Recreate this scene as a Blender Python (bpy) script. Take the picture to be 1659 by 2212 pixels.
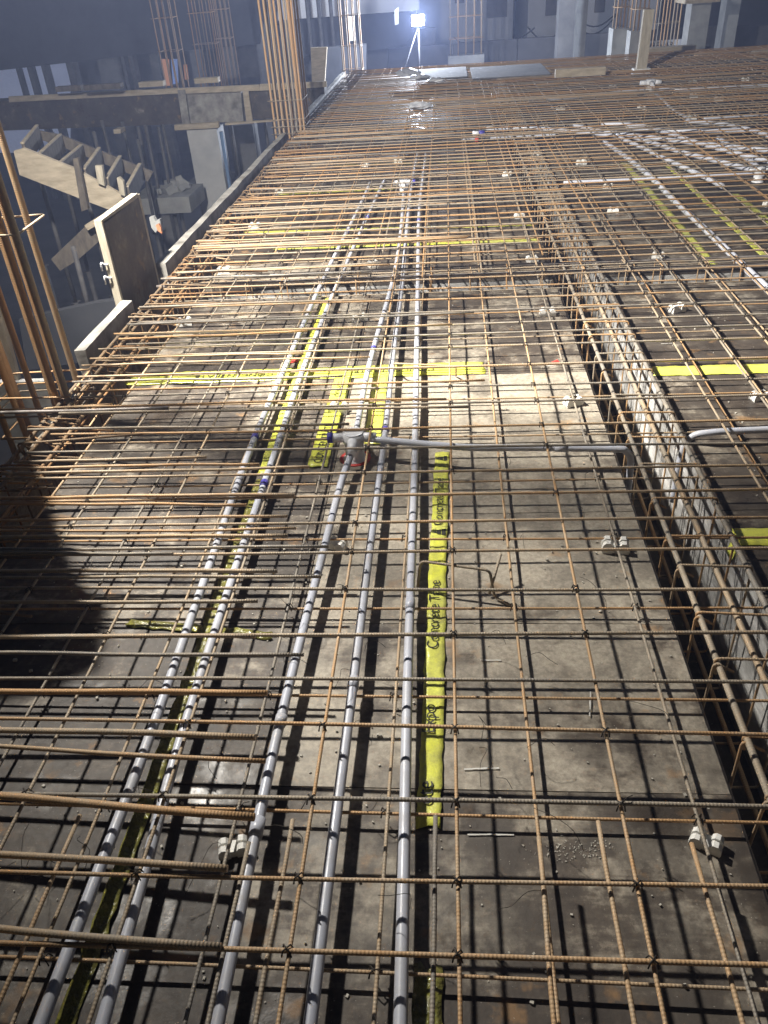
import bpy, math, random
import numpy as np
from mathutils import Vector, Matrix

random.seed(7)
R = random.Random(11)
sc = bpy.context.scene
for o in list(bpy.data.objects):
    bpy.data.objects.remove(o)
col = sc.collection

# ------------------------------------------------------------------ camera
CAMZ = 1.72                       # eye height above the plywood deck
PITCH, YAW, ROLL = [math.radians(a) for a in (34.75, 6.04, -4.13)]
FPX, CX, CY = 1695.5, 829.5, 1106.0          # focal length and centre for a 1659 x 2212 picture
def _rot(p, y, r):
    cp, sp = math.cos(p), math.sin(p)
    B = np.array([[1, 0, 0], [0, -sp, -cp], [0, cp, -sp]])
    Y = np.array([[math.cos(y), math.sin(y), 0], [-math.sin(y), math.cos(y), 0], [0, 0, 1]])
    Q = np.array([[math.cos(r), -math.sin(r), 0], [math.sin(r), math.cos(r), 0], [0, 0, 1]])
    return Q @ B @ Y
CM = _rot(PITCH, YAW, ROLL)
CPOS = np.array([0, 0, CAMZ])
cam_data = bpy.data.cameras.new('camera')
cam = bpy.data.objects.new('camera', cam_data)
col.objects.link(cam)
cam_data.sensor_fit = 'HORIZONTAL'
cam_data.sensor_width = 36
cam_data.lens = 36 * FPX / 1659
cam_data.clip_start = 0.02
cam_data.clip_end = 400
rm = np.array([CM[0], -CM[1], -CM[2]]).T
m4 = Matrix([list(rm[i]) + [CPOS[i]] for i in range(3)] + [[0, 0, 0, 1]])
cam.matrix_world = m4
sc.camera = cam

# ------------------------------------------------------------------ night sky, exposure
w = bpy.data.worlds.new('World')
sc.world = w
w.use_nodes = True
nt = w.node_tree
sky = nt.nodes.new('ShaderNodeTexSky')
sky.sky_type = 'NISHITA'
sky.sun_disc = False
sky.sun_elevation = math.radians(3)
sky.sun_rotation = math.radians(200)
tint = nt.nodes.new('ShaderNodeMix')
tint.data_type = 'RGBA'
tint.blend_type = 'MULTIPLY'
tint.inputs[0].default_value = 1
nt.links.new(sky.outputs[0], tint.inputs[6])
tint.inputs[7].default_value = (0.55, 0.72, 1.0, 1)
nt.links.new(tint.outputs[2], nt.nodes['Background'].inputs[0])
nt.nodes['Background'].inputs[1].default_value = 0.012
sc.view_settings.view_transform = 'Standard'
sc.view_settings.look = 'None'
sc.view_settings.exposure = 0.6
sc.view_settings.gamma = 1
sc.render.engine = 'CYCLES'

# main floodlight tied to the top of the near column cage, second one on the far stand
LAMP = Vector((-2.18, 3.40, 3.25))
LAMP_AIM = Vector((2.0, 8.0, 0))
LAMP_POWER = 790
LAMP_SIZE = 0.17
LAMP_SPREAD = 177
FAR_FILL_POWER = 900

# ------------------------------------------------------------------ pixel helpers (a pixel is a direction)
def _dir(x, y):
    return CM.T @ np.array([(x - CX) / FPX, (y - CY) / FPX, 1.0])
def U(x, y, z=0.0):
    d = _dir(x, y)
    return Vector(CPOS + d * ((z - CAMZ) / d[2]))
def UY(x, y, Y):
    d = _dir(x, y)
    return Vector(CPOS + d * (Y / d[1]))

# ------------------------------------------------------------------ mesh helpers
class MB:
    def __init__(s):
        s.v, s.f, s.sm = [], [], []
    def add(s, vs, fs, smooth=False):
        b = len(s.v)
        s.v += [tuple(p) for p in vs]
        s.f += [tuple(b + i for i in f) for f in fs]
        s.sm += [smooth] * len(fs)
        return s
    def box(s, c, d, m=None):
        x, y, z = d[0] / 2, d[1] / 2, d[2] / 2
        vs = [Vector((i * x, j * y, k * z)) for k in (-1, 1) for j in (-1, 1) for i in (-1, 1)]
        if m is not None:
            vs = [m @ p for p in vs]
        c = Vector(c)
        return s.add([p + c for p in vs], [(0, 2, 3, 1), (4, 5, 7, 6), (0, 1, 5, 4), (2, 6, 7, 3), (0, 4, 6, 2), (1, 3, 7, 5)])
    def b2(s, a, b):
        a, b = Vector(a), Vector(b)
        return s.box((a + b) / 2, [abs(q) for q in (b - a)])
    def tube(s, pts, r, n=6, caps=True):
        pts = [Vector(p) for p in pts]
        k = len(pts)
        rs = r if isinstance(r, (list, tuple)) else [r] * k
        t0 = (pts[1] - pts[0]).normalized()
        ref = Vector((0, 0, 1)) if abs(t0.z) < .9 else Vector((1, 0, 0))
        nrm = t0.cross(ref).normalized()
        vs, fs, prev = [], [], t0
        for i in range(k):
            a = pts[i] - pts[i - 1] if i else t0
            b = pts[i + 1] - pts[i] if i < k - 1 else a
            t = (a.normalized() + b.normalized())
            t = t.normalized() if t.length > 1e-6 else a.normalized()
            nrm = prev.rotation_difference(t) @ nrm
            nrm = (nrm - t * nrm.dot(t)).normalized()
            bi = t.cross(nrm)
            prev = t
            for j in range(n):
                q = 2 * math.pi * j / n
                vs.append(pts[i] + (nrm * math.cos(q) + bi * math.sin(q)) * rs[i])
        for i in range(k - 1):
            for j in range(n):
                fs.append((i * n + j, i * n + (j + 1) % n, (i + 1) * n + (j + 1) % n, (i + 1) * n + j))
        s.add(vs, fs, True)
        if caps:
            b = len(s.v) - len(vs)
            s.f += [tuple(b + j for j in reversed(range(n))), tuple(b + (k - 1) * n + j for j in range(n))]
            s.sm += [False, False]
        return s
    def prism(s, poly, off):
        off = Vector(off)
        n = len(poly)
        a = [Vector(p) for p in poly]
        return s.add(a + [p + off for p in a], [tuple(range(n)), tuple(reversed(range(n, 2 * n)))] +
                     [(i, i + n, (i + 1) % n + n, (i + 1) % n) for i in range(n)])
    def build(s, name, mat, parent=None, org=None):
        me = bpy.data.meshes.new(name)
        o3 = Vector(org) if org is not None else (parent['_o'] if parent is not None and '_o' in parent else Vector())
        o3 = Vector(o3)
        me.from_pydata([tuple(Vector(p) - o3) for p in s.v], [], s.f)
        me.polygons.foreach_set('use_smooth', s.sm)
        import bmesh
        bm = bmesh.new()
        bm.from_mesh(me)
        bmesh.ops.recalc_face_normals(bm, faces=bm.faces)
        bm.to_mesh(me)
        bm.free()
        me.materials.append(mat)
        ob = bpy.data.objects.new(name, me)
        col.objects.link(ob)
        if parent is not None:
            ob.parent = parent
        else:
            ob.location = o3
        return ob
def tag(o, label, cat, group=None, kind=None):
    if label: o['label'] = label
    if cat: o['category'] = cat
    if group: o['group'] = group
    if kind: o['kind'] = kind
    return o
ORIG = {}
def thing(name, label, cat, loc=(0, 0, 0), group=None, kind=None):
    o = bpy.data.objects.new(name, None)
    o.empty_display_size = .1
    col.objects.link(o)
    o.location = loc
    o['_o'] = list(loc)
    return tag(o, label, cat, group, kind)
def rnd(a):
    return R.uniform(-a, a)
def wob(a, b, n, amp, ampz=None):
    a, b = Vector(a), Vector(b)
    ph = [R.uniform(0, 6.3) for _ in range(4)]
    pts = []
    d = b - a
    sd = Vector((-d.y, d.x, 0)).normalized()
    az = amp * .6 if ampz is None else ampz
    for i in range(n + 1):
        t = i / n
        pts.append(a + d * t + sd * amp * (math.sin(t * 4 + ph[0]) + .5 * math.sin(t * 11 + ph[1]))
                   + Vector((0, 0, az * (math.sin(t * 7 + ph[2]) + .5 * math.sin(t * 17 + ph[3])))))
    return pts
def fillet(pts, r, n=4):
    pts = [Vector(p) for p in pts]
    out = [pts[0]]
    for i in range(1, len(pts) - 1):
        a, b, c = pts[i - 1], pts[i], pts[i + 1]
        u, v = (a - b), (c - b)
        k = min(r, u.length * .45, v.length * .45)
        p, q = b + u.normalized() * k, b + v.normalized() * k
        for j in range(n + 1):
            t = j / n
            out.append(p * (1 - t) ** 2 + b * 2 * t * (1 - t) + q * t * t)
    out.append(pts[-1])
    return out
def smoothline(pts, n=5):
    pts = [Vector(p) for p in pts]
    P = [pts[0] * 2 - pts[1]] + pts + [pts[-1] * 2 - pts[-2]]
    out = []
    for i in range(1, len(P) - 2):
        for j in range(n):
            t = j / n
            a, b, c, d = P[i - 1], P[i], P[i + 1], P[i + 2]
            out.append(.5 * ((2 * b) + (c - a) * t + (2 * a - 5 * b + 4 * c - d) * t * t + (3 * b - a - 3 * c + d) * t ** 3))
    out.append(pts[-1])
    return out

# ------------------------------------------------------------------ materials
def mat(name):
    m = bpy.data.materials.new(name)
    m.use_nodes = True
    return m, m.node_tree.nodes, m.node_tree.links, m.node_tree.nodes['Principled BSDF']
def pos(N, L, scale=(1, 1, 1), rot=(0, 0, 0)):
    g = N.new('ShaderNodeNewGeometry')
    mp = N.new('ShaderNodeMapping')
    mp.inputs['Scale'].default_value = scale
    mp.inputs['Rotation'].default_value = rot
    L.new(g.outputs['Position'], mp.inputs[0])
    return mp.outputs[0]
def noise(N, L, vec, scale, detail=5, rough=.6):
    n = N.new('ShaderNodeTexNoise')
    n.inputs['Scale'].default_value = scale
    n.inputs['Detail'].default_value = detail
    n.inputs['Roughness'].default_value = rough
    L.new(vec, n.inputs['Vector'])
    return n.outputs[0]
def ramp(N, L, fac, stops):
    r = N.new('ShaderNodeValToRGB')
    el = r.color_ramp.elements
    while len(el) < len(stops):
        el.new(.5)
    for e, (p, c) in zip(el, stops):
        e.position = p
        e.color = c if len(c) == 4 else tuple(c) + (1,)
    L.new(fac, r.inputs[0])
    return r.outputs[0]
def mix(N, L, fac, a, b, typ='MIX'):
    m = N.new('ShaderNodeMix')
    m.data_type = 'RGBA'
    m.blend_type = typ
    for s, v in ((m.inputs[0], fac), (m.inputs[6], a), (m.inputs[7], b)):
        if isinstance(v, (int, float)):
            s.default_value = v
        elif isinstance(v, tuple):
            s.default_value = v if len(v) == 4 else v + (1,)
        else:
            L.new(v, s)
    return m.outputs[2]
def mth(N, L, op, a, b, c=None):
    m = N.new('ShaderNodeMath')
    m.operation = op
    for i, v in enumerate((a, b) if c is None else (a, b, c)):
        if isinstance(v, (int, float)):
            m.inputs[i].default_value = v
        else:
            L.new(v, m.inputs[i])
    return m.outputs[0]
def bump(N, L, P, h, strength, dist=.01):
    b = N.new('ShaderNodeBump')
    b.inputs['Strength'].default_value = strength
    b.inputs['Distance'].default_value = dist
    L.new(h, b.inputs['Height'])
    L.new(b.outputs[0], P.inputs['Normal'])
def step(N, L, v, lo, hi):
    m = N.new('ShaderNodeMapRange')
    m.inputs[1].default_value = lo
    m.inputs[2].default_value = hi
    L.new(v, m.inputs[0])
    return m.outputs[0]

def rebar_mat(name, axis, rust=.5, pale=.35, ribs=True, tone=1.0):
    m, N, L, P = mat(name)
    p = pos(N, L)
    oi = N.new('ShaderNodeObjectInfo')
    n1 = noise(N, L, p, 2.2, 6)
    n2 = noise(N, L, p, 37, 4)
    n3 = noise(N, L, p, 130, 3)
    f = mth(N, L, 'ADD', mth(N, L, 'MULTIPLY', n1, .9), mth(N, L, 'MULTIPLY', n2, .5))
    f = mth(N, L, 'ADD', f, mth(N, L, 'MULTIPLY', mth(N, L, 'SUBTRACT', oi.outputs['Random'], .5), .6))
    f = mth(N, L, 'ADD', f, rust - .5)
    c = ramp(N, L, f, [(.30, (.21, .19, .165)), (.55, (.33, .275, .205)), (.78, (.43, .31, .19)), (1.0, (.47, .28, .13))])
    cem = step(N, L, mth(N, L, 'ADD', noise(N, L, p, 9, 5), mth(N, L, 'MULTIPLY', n3, .25)), .62, .85)
    c = mix(N, L, mth(N, L, 'MULTIPLY', cem, pale), c, (.52, .47, .39))
    if tone < 1:
        c = mix(N, L, 1.0, c, (tone, tone * .88, tone * .76), 'MULTIPLY')
    L.new(c, P.inputs['Base Color'])
    P.inputs['Roughness'].default_value = .62
    P.inputs['Metallic'].default_value = .12
    sx = N.new('ShaderNodeSeparateXYZ')
    L.new(p, sx.inputs[0])
    h = n3
    if ribs:
        wv = mth(N, L, 'SINE', mth(N, L, 'MULTIPLY', sx.outputs[axis], 2 * math.pi / .008), 0)
        h = mth(N, L, 'ADD', mth(N, L, 'MULTIPLY', wv, .35), n3)
    bump(N, L, P, h, .55, .0016)
    return m
M = {}
for ax, nm in enumerate('xyz'):
    M['bar' + nm] = rebar_mat('rebar_' + nm, ax, .42, .4)
    M['rust' + nm] = rebar_mat('rusty_rebar_' + nm, ax, .60, .15)
    M['old' + nm] = rebar_mat('dark_rusty_rebar_' + nm, ax, .62, .08, True, .55)
m, N, L, P = mat('tie_wire')
P.inputs['Base Color'].default_value = (.035, .028, .022, 1)
P.inputs['Roughness'].default_value = .6
P.inputs['Metallic'].default_value = .5
M['wire'] = m
# bright, hardly rusted bar
m, N, L, P = mat('bright_steel')
p = pos(N, L)
c = ramp(N, L, noise(N, L, p, 14, 5), [(.35, (.20, .17, .15)), (.6, (.36, .33, .31)), (.75, (.22, .13, .07))])
L.new(c, P.inputs['Base Color'])
P.inputs['Metallic'].default_value = .35
P.inputs['Roughness'].default_value = .42
bump(N, L, P, noise(N, L, p, 180, 2), .4, .001)
M['steel'] = m

def ply_mat(name, bias, edge=False):
    m, N, L, P = mat(name)
    oi = N.new('ShaderNodeObjectInfo')
    off = N.new('ShaderNodeVectorMath')
    off.operation = 'ADD'
    sc_ = N.new('ShaderNodeVectorMath')
    sc_.operation = 'SCALE'
    cb = N.new('ShaderNodeCombineXYZ')
    L.new(oi.outputs['Random'], cb.inputs[0])
    L.new(oi.outputs['Random'], cb.inputs[1])
    L.new(cb.outputs[0], sc_.inputs[0])
    sc_.inputs['Scale'].default_value = 37
    L.new(pos(N, L), off.inputs[0])
    L.new(sc_.outputs[0], off.inputs[1])
    p = off.outputs[0]
    sep = N.new('ShaderNodeSeparateColor')
    L.new(oi.outputs['Color'], sep.inputs[0])
    big = noise(N, L, p, 2.6, 9, .66)
    mid = noise(N, L, p, 8.5, 8, .68)
    fine = noise(N, L, p, 60, 4, .7)
    st = noise(N, L, pos(N, L, (2.2, 16, 1)), 3, 6, .65)
    v = mth(N, L, 'ADD', mth(N, L, 'MULTIPLY', big, 1.6), mth(N, L, 'MULTIPLY', mid, 1.15))
    v = mth(N, L, 'ADD', v, mth(N, L, 'MULTIPLY', st, .4))
    v = mth(N, L, 'ADD', v, mth(N, L, 'MULTIPLY', mth(N, L, 'SUBTRACT', oi.outputs['Random'], .5), .18))
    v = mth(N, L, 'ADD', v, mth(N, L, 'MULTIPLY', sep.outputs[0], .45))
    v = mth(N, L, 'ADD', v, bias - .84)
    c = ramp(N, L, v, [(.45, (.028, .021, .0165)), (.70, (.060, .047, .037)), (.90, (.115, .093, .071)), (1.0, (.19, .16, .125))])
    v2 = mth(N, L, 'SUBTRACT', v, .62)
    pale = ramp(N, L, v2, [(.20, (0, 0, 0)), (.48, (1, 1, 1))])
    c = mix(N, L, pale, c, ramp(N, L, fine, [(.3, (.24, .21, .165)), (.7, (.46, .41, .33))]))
    # rusty drip marks and wet dark areas keep a shape of their own
    ru = step(N, L, noise(N, L, p, 7.5, 4), .61, .68)
    c = mix(N, L, mth(N, L, 'MULTIPLY', ru, .5), c, (.34, .19, .075))
    wet = step(N, L, noise(N, L, p, 3.4, 4), .54, .66)
    c = mix(N, L, mth(N, L, 'MULTIPLY', wet, .5), c, (.035, .029, .025))
    stn = step(N, L, noise(N, L, p, 4.6, 8, .7), .45, .58)
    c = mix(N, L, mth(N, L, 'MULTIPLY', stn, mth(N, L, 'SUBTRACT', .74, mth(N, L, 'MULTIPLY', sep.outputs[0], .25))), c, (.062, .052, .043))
    spk = step(N, L, noise(N, L, p, 150, 2, .5), .70, .76)
    c = mix(N, L, mth(N, L, 'MULTIPLY', spk, .45), c, (.45, .42, .37))
    L.new(c, P.inputs['Base Color'])
    rg = mth(N, L, 'SUBTRACT', .62, mth(N, L, 'MULTIPLY', wet, .34))
    rg = mth(N, L, 'ADD', rg, mth(N, L, 'MULTIPLY', mth(N, L, 'SUBTRACT', fine, .5), .3))
    L.new(rg, P.inputs['Roughness'])
    hgt = mth(N, L, 'ADD', mth(N, L, 'MULTIPLY', mid, .6), mth(N, L, 'MULTIPLY', fine, .4))
    bump(N, L, P, hgt, .35, .006)
    return m
M['ply'] = ply_mat('film_faced_plywood', 0)
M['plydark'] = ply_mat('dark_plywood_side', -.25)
M['plyshade'] = ply_mat('shaded_plywood', -.6)  # darker plywood copy, shade painted in for the panel face and trough floors

def simple(name, c1, c2, scale=6, rough=.7, bmp=.3, stretch=(1, 1, 1), c3=None, metal=0, dist=.006):
    m, N, L, P = mat(name)
    p = pos(N, L, stretch)
    n1 = noise(N, L, p, scale, 7, .62)
    stops = [(.32, c1), (.66, c2)]
    if c3: stops.append((.8, c3))
    L.new(ramp(N, L, n1, stops), P.inputs['Base Color'])
    P.inputs['Roughness'].default_value = rough
    P.inputs['Metallic'].default_value = metal
    if bmp:
        bump(N, L, P, noise(N, L, p, scale * 6, 5), bmp, dist)
    return m
M['concrete'] = simple('grey_concrete', (.24, .245, .24), (.36, .36, .345), 4, .85)
M['concrete_d'] = simple('old_concrete', (.11, .11, .115), (.19, .19, .19), 3, .9)
M['board'] = simple('cement_splashed_board', (.14, .13, .115), (.40, .385, .35), 6, .8, .6, (1, 1, 1), (.55, .53, .49))
M['fresh'] = simple('fresh_concrete', (.44, .45, .45), (.58, .58, .57), 3, .85)
M['splash'] = simple('slurry_coated_side', (.16, .155, .145), (.66, .65, .63), 5, .5, .5, (1, .7, 2.2), (.82, .81, .80), 0, .012)
M['timber'] = simple('raw_timber', (.34, .285, .20), (.55, .47, .35), 5, .8, .4, (1, 4, 4))
M['timber_v'] = simple('raw_timber_upright', (.30, .26, .19), (.52, .47, .37), 6, .8, .5, (5, 5, .8))
M['oldwood'] = simple('weathered_wood', (.07, .06, .05), (.17, .145, .115), 6, .85, .4, (3, 3, 1))
M['prop'] = simple('steel_prop', (.055, .055, .06), (.12, .115, .115), 8, .7, .2)
M['wall'] = simple('white_plaster', (.66, .66, .68), (.76, .76, .78), 1.2, .9, .1)
M['wall_d'] = simple('grey_boundary_wall', (.10, .10, .11), (.17, .17, .18), 1.6, .9, .2)
M['glass'] = simple('dark_window', (.02, .022, .028), (.035, .04, .05), 3, .2, 0)
M['frame'] = simple('window_frame', (.10, .09, .09), (.16, .14, .13), 5, .6, 0)
M['soil'] = simple('site_soil', (.03, .028, .026), (.075, .068, .06), .8, .95, .5)
M['dark'] = simple('dark_soffit', (.028, .03, .036), (.055, .057, .065), 1.5, .9, .2)
M['spacer'] = simple('pale_cover_block', (.70, .69, .65), (.84, .83, .79), 30, .6, .5, (1, 1, 1), None, 0, .003)
M['debris'] = simple('pale_crumbs', (.3, .28, .24), (.6, .57, .5), 40, .8, 0)
M['orange'] = simple('orange_glow', (.55, .22, .10), (.65, .28, .14), 2, .7, 0)
M['blue'] = simple('blue_glow', (.16, .28, .62), (.2, .34, .7), 2, .7, 0)
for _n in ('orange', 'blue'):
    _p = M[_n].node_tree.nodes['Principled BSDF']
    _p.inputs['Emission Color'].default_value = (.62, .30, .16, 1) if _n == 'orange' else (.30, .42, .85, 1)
    _p.inputs['Emission Strength'].default_value = .22  # emission paints in the coloured light of the openings
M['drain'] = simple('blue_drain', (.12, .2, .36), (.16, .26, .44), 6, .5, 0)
M['glowwall'] = simple('self_glowing_wall', (.5, .5, .52), (.62, .62, .64), 1.2, .9, .1)
_p = M['glowwall'].node_tree.nodes['Principled BSDF']
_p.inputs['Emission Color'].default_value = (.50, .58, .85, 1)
_p.inputs['Emission Strength'].default_value = .16  # wall glows by itself in place of unseen lamps
M['rag'] = simple('orange_rag', (.5, .2, .1), (.6, .26, .13), 9, .8, .3)
M['red'] = simple('red_plastic', (.55, .05, .04), (.7, .09, .07), 20, .45, .1)
M['clear'] = simple('milky_plastic', (.5, .52, .56), (.75, .76, .8), 20, .25, .6)
M['cable'] = simple('black_cable', (.015, .015, .016), (.03, .03, .03), 20, .5, .1)
m, N, L, P = mat('grey_pvc')
p = pos(N, L)
oi = N.new('ShaderNodeObjectInfo')
dust = step(N, L, noise(N, L, p, 9, 9, .75), .44, .70)
c = mix(N, L, oi.outputs['Random'], (.44, .46, .53), (.53, .55, .62))
c = mix(N, L, mth(N, L, 'MULTIPLY', dust, .6), c, (.33, .31, .28))
L.new(c, P.inputs['Base Color'])
L.new(mth(N, L, 'ADD', .31, mth(N, L, 'MULTIPLY', dust, .3)), P.inputs['Roughness'])
bump(N, L, P, noise(N, L, p, 60, 3), .08, .002)
M['pvc'] = m
M['pvcpale'] = simple('pale_pvc', (.56, .58, .66), (.68, .70, .78), 9, .35, .1)
M['pvcwhite'] = simple('white_pvc', (.80, .81, .84), (.88, .89, .92), 25, .35, .05)
M['coupler'] = simple('blue_joint_tape', (.05, .045, .30), (.09, .08, .45), 60, .45, .3)
for _nm, _dirt in (('tape', .55), ('tape_faint', .8), ('tape_dirty_shaded', .93)):  # the darkest copy mixes real dirt with painted conduit shade
  m, N, L, P = mat('yellow_' + _nm)
  p = pos(N, L)
  d = step(N, L, noise(N, L, p, 17, 8, .75), (.50 if _dirt < .7 else .37) - (.2 if _dirt > .9 else 0), .74 - (.1 if _dirt > .9 else 0))
  c = mix(N, L, mth(N, L, 'MULTIPLY', d, _dirt), ramp(N, L, noise(N, L, p, 4, 3), [(.3, (.66, .68, .07)), (.7, (.78, .80, .16))] if _dirt < .9 else [(.3, (.30, .29, .05)), (.7, (.5, .49, .10))]), (.24, .22, .125) if _dirt < .9 else (.085, .075, .035))
  L.new(c, P.inputs['Base Color'])
  P.inputs['Roughness'].default_value = .25 if _dirt < .9 else .14
  bump(N, L, P, noise(N, L, pos(N, L, (1, 1, 1), (0, 0, .6)), 38, 4, .55), .55 if _dirt < .9 else 1.0, .006 if _dirt < .9 else .012)
  M[_nm] = m
m, N, L, P = mat('black_print')
P.inputs['Base Color'].default_value = (.035, .035, .025, 1)
P.inputs['Roughness'].default_value = .4
M['ink'] = m
m, N, L, P = mat('lamp_glass')
P.inputs['Base Color'].default_value = (.8, .85, 1, 1)
P.inputs['Emission Color'].default_value = (.78, .86, 1, 1)
P.inputs['Emission Strength'].default_value = 60
M['lampglow'] = m
M['housing'] = simple('lamp_housing', (.03, .03, .033), (.05, .05, .055), 10, .5, .1)
m, N, L, P = mat('palemark')
P.inputs['Base Color'].default_value = (.58, .57, .53, 1)
M['palemark'] = m

# ================================================================== THE SETTING
g = MB()
g.b2((-60, -6, -3.6), (60, 90, -3.5))
tag(g.build('ground', M['soil']), 'dark bare soil of the building site below the slab', None, kind='structure')

# slab layout (metres): bays between the beam troughs
XL0, XL1 = -1.985, -1.66          # left edge beam
XB0, XB1 = 0.675, 0.98            # lengthwise beam
YC0, YC1 = 4.88, 5.12             # first cross beam
YD0, YD1 = 10.55, 10.85           # second cross beam
YEND = 17.2
XR = 7.4
TH = .018
deck = thing('formwork_deck', 'brown film faced plywood deck under the reinforcement', None, (0, 0, 0), kind='structure')
# joists under the deck (seen from the side of the void)
bays_y = [(-1.2, YC0), (YC1, YD0), (YD1, YEND)]
bays_x = [(XL1, XB0, 2), (XB1, XR, 5)]
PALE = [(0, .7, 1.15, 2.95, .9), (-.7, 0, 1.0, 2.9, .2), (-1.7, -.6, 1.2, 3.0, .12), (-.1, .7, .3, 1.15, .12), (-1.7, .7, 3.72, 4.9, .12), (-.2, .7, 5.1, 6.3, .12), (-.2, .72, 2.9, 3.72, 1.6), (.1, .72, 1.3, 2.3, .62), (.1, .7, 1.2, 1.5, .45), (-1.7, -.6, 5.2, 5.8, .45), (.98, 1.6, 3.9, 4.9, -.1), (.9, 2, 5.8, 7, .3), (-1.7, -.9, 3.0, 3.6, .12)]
for (x0, x1, nx) in bays_x:
    for (y0, y1) in bays_y:
        ny = max(1, round((y1 - y0) / .61))
        for i in range(nx):
            for j in range(ny):
                xa, xb = x0 + (x1 - x0) * i / nx, x0 + (x1 - x0) * (i + 1) / nx
                ya, yb = y0 + (y1 - y0) * j / ny, y0 + (y1 - y0) * (j + 1) / ny
                gp = .0018
                c = Vector(((xa + xb) / 2, (ya + yb) / 2, 0))
                k = MB()
                hx, hy = (xb - xa) / 2 - gp, (yb - ya) / 2 - gp
                # 3 x 2 grid top so that sheets bow and their edges lift a little
                top = []
                for jj in (-1, 0, 1):
                    for ii in (-1, 0, 1):
                        lift = rnd(.0022) + (.002 if jj else -.001)
                        top.append(c + Vector((ii * hx, jj * hy, lift)))
                bot = [c + Vector((ii * hx, jj * hy, -TH)) for jj in (-1, 1) for ii in (-1, 1)]
                fs = [(q, q + 1, q + 4, q + 3) for q in (0, 1, 3, 4)]
                fs += [(9, 10, 2, 1, 0), (10, 12, 8, 5, 2), (12, 11, 6, 7, 8), (11, 9, 0, 3, 6), (9, 11, 12, 10)]
                k.add(top + bot, fs)
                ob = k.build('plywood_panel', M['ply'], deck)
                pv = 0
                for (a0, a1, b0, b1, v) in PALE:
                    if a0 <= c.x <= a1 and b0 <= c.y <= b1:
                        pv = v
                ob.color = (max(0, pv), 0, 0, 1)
# short pale strokes on the sheets
for (px, py, ang, ln) in [(1050, 1336, 0, .05), (1060, 1426, 0, .06), (1040, 1660, .05, .09), (1275, 1520, 1.4, .09), (1190, 790, 0, .05), (1060, 1803, .02, .11), (1440, 742, 0, .06), (1080, 1570, 0, .05)]:
    c = U(px, py, .0042)
    k = MB()
    rz = Matrix.Rotation(ang, 3, 'Z')
    up, lo_ = [], []
    for q in range(7):
        x = -ln / 2 + ln * q / 6
        up.append(c + rz @ Vector((x, .0008 + R.uniform(0, .0025), 0)))
        lo_.append(c + rz @ Vector((x, -.0008 - R.uniform(0, .0025), 0)))
    k.prism(up + lo_[::-1], (0, 0, .0004))
    k.build('pale_stroke', M['palemark'], deck)

def trough(name, label, a, b, along, depth, mats=('plydark', 'plydark', 'plydark')):
    """formwork of a beam: two side boards and a bottom board; a, b corner points in plan"""
    t = thing(name, label, 'beam formwork', ((a[0] + b[0]) / 2, (a[1] + b[1]) / 2, -depth))
    if along == 'y':
        segs = []
        MB().b2((a[0] - .018, a[1], -depth), (a[0] - .001, b[1], -TH - .003)).build('side_board', M[mats[0]], t)
        MB().b2((b[0] + .001, a[1], -depth), (b[0] + .018, b[1], -TH - .003)).build('side_board', M[mats[1]], t)
        MB().b2((a[0], a[1], -depth - .02), (b[0], b[1], -depth)).build('bottom_board', M[mats[2]], t)
    else:
        MB().b2((a[0], a[1] - .018, -depth), (b[0], a[1] - .001, -TH - .003)).build('side_board', M[mats[0]], t)
        MB().b2((a[0], b[1] + .001, -depth), (b[0], b[1] + .018, -TH - .003)).build('side_board', M[mats[1]], t)
        MB().b2((a[0], a[1], -depth - .02), (b[0], b[1], -depth)).build('bottom_board', M[mats[2]], t)
    return t
trough('beam_formwork', 'long trough for the beam between two plywood bays, slurry-whitened side', (XB0, -1.2), (XB1, YEND), 'y', .55, ('plydark', 'splash', 'plyshade'))
trough('beam_formwork', 'trough for the edge beam beside the open stair void', (XL0 + .045, -1.2), (XL1, YEND), 'y', .5, ('plydark', 'plydark', 'plyshade'))
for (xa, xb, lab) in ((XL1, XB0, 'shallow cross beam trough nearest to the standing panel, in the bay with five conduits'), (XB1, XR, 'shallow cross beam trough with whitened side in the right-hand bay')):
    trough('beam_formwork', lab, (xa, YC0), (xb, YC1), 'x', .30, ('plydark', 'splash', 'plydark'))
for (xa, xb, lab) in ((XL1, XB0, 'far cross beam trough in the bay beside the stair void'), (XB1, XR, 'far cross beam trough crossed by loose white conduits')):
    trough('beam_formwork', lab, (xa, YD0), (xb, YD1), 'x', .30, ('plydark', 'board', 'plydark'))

# outer boards of the left edge beam
def edge_board(y0, y1, ztop, label, tilt=0, seg=None):
    t = thing('edge_board', label, 'form board', (XL0, y0, 0), 'boards closing the slab edge')
    k = MB()
    n = max(2, int((y1 - y0) / .25))
    vs, fs = [], []
    for i in range(n + 1):
        y = y0 + (y1 - y0) * i / n
        j = rnd(.004)
        for (x, z) in ((XL0, -.47), (XL0 + .042, -.47), (XL0 + .042 + j, ztop + rnd(.006)), (XL0 - .022 + rnd(.003), ztop + rnd(.006))):
            vs.append((x, y, z))
    for i in range(n):
        for q in range(4):
            fs.append((i * 4 + q, i * 4 + (q + 1) % 4, i * 4 + 4 + (q + 1) % 4, i * 4 + 4 + q))
    fs += [(0, 1, 2, 3), (n * 4 + 3, n * 4 + 2, n * 4 + 1, n * 4)]
    k.add(vs, fs)
    k.build('board', M['board'], t)
    y = y0 + .3
    while y < y1:
        MB().b2((XL0 - .055, y, -.5), (XL0 - .002, y + .05, ztop - .06)).build('batten', M['oldwood'], t)
        y += .75
    return t
edge_board(3.82, 4.58, .135, 'cement-splashed edge board between the tall rebar column and the standing panel')
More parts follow.
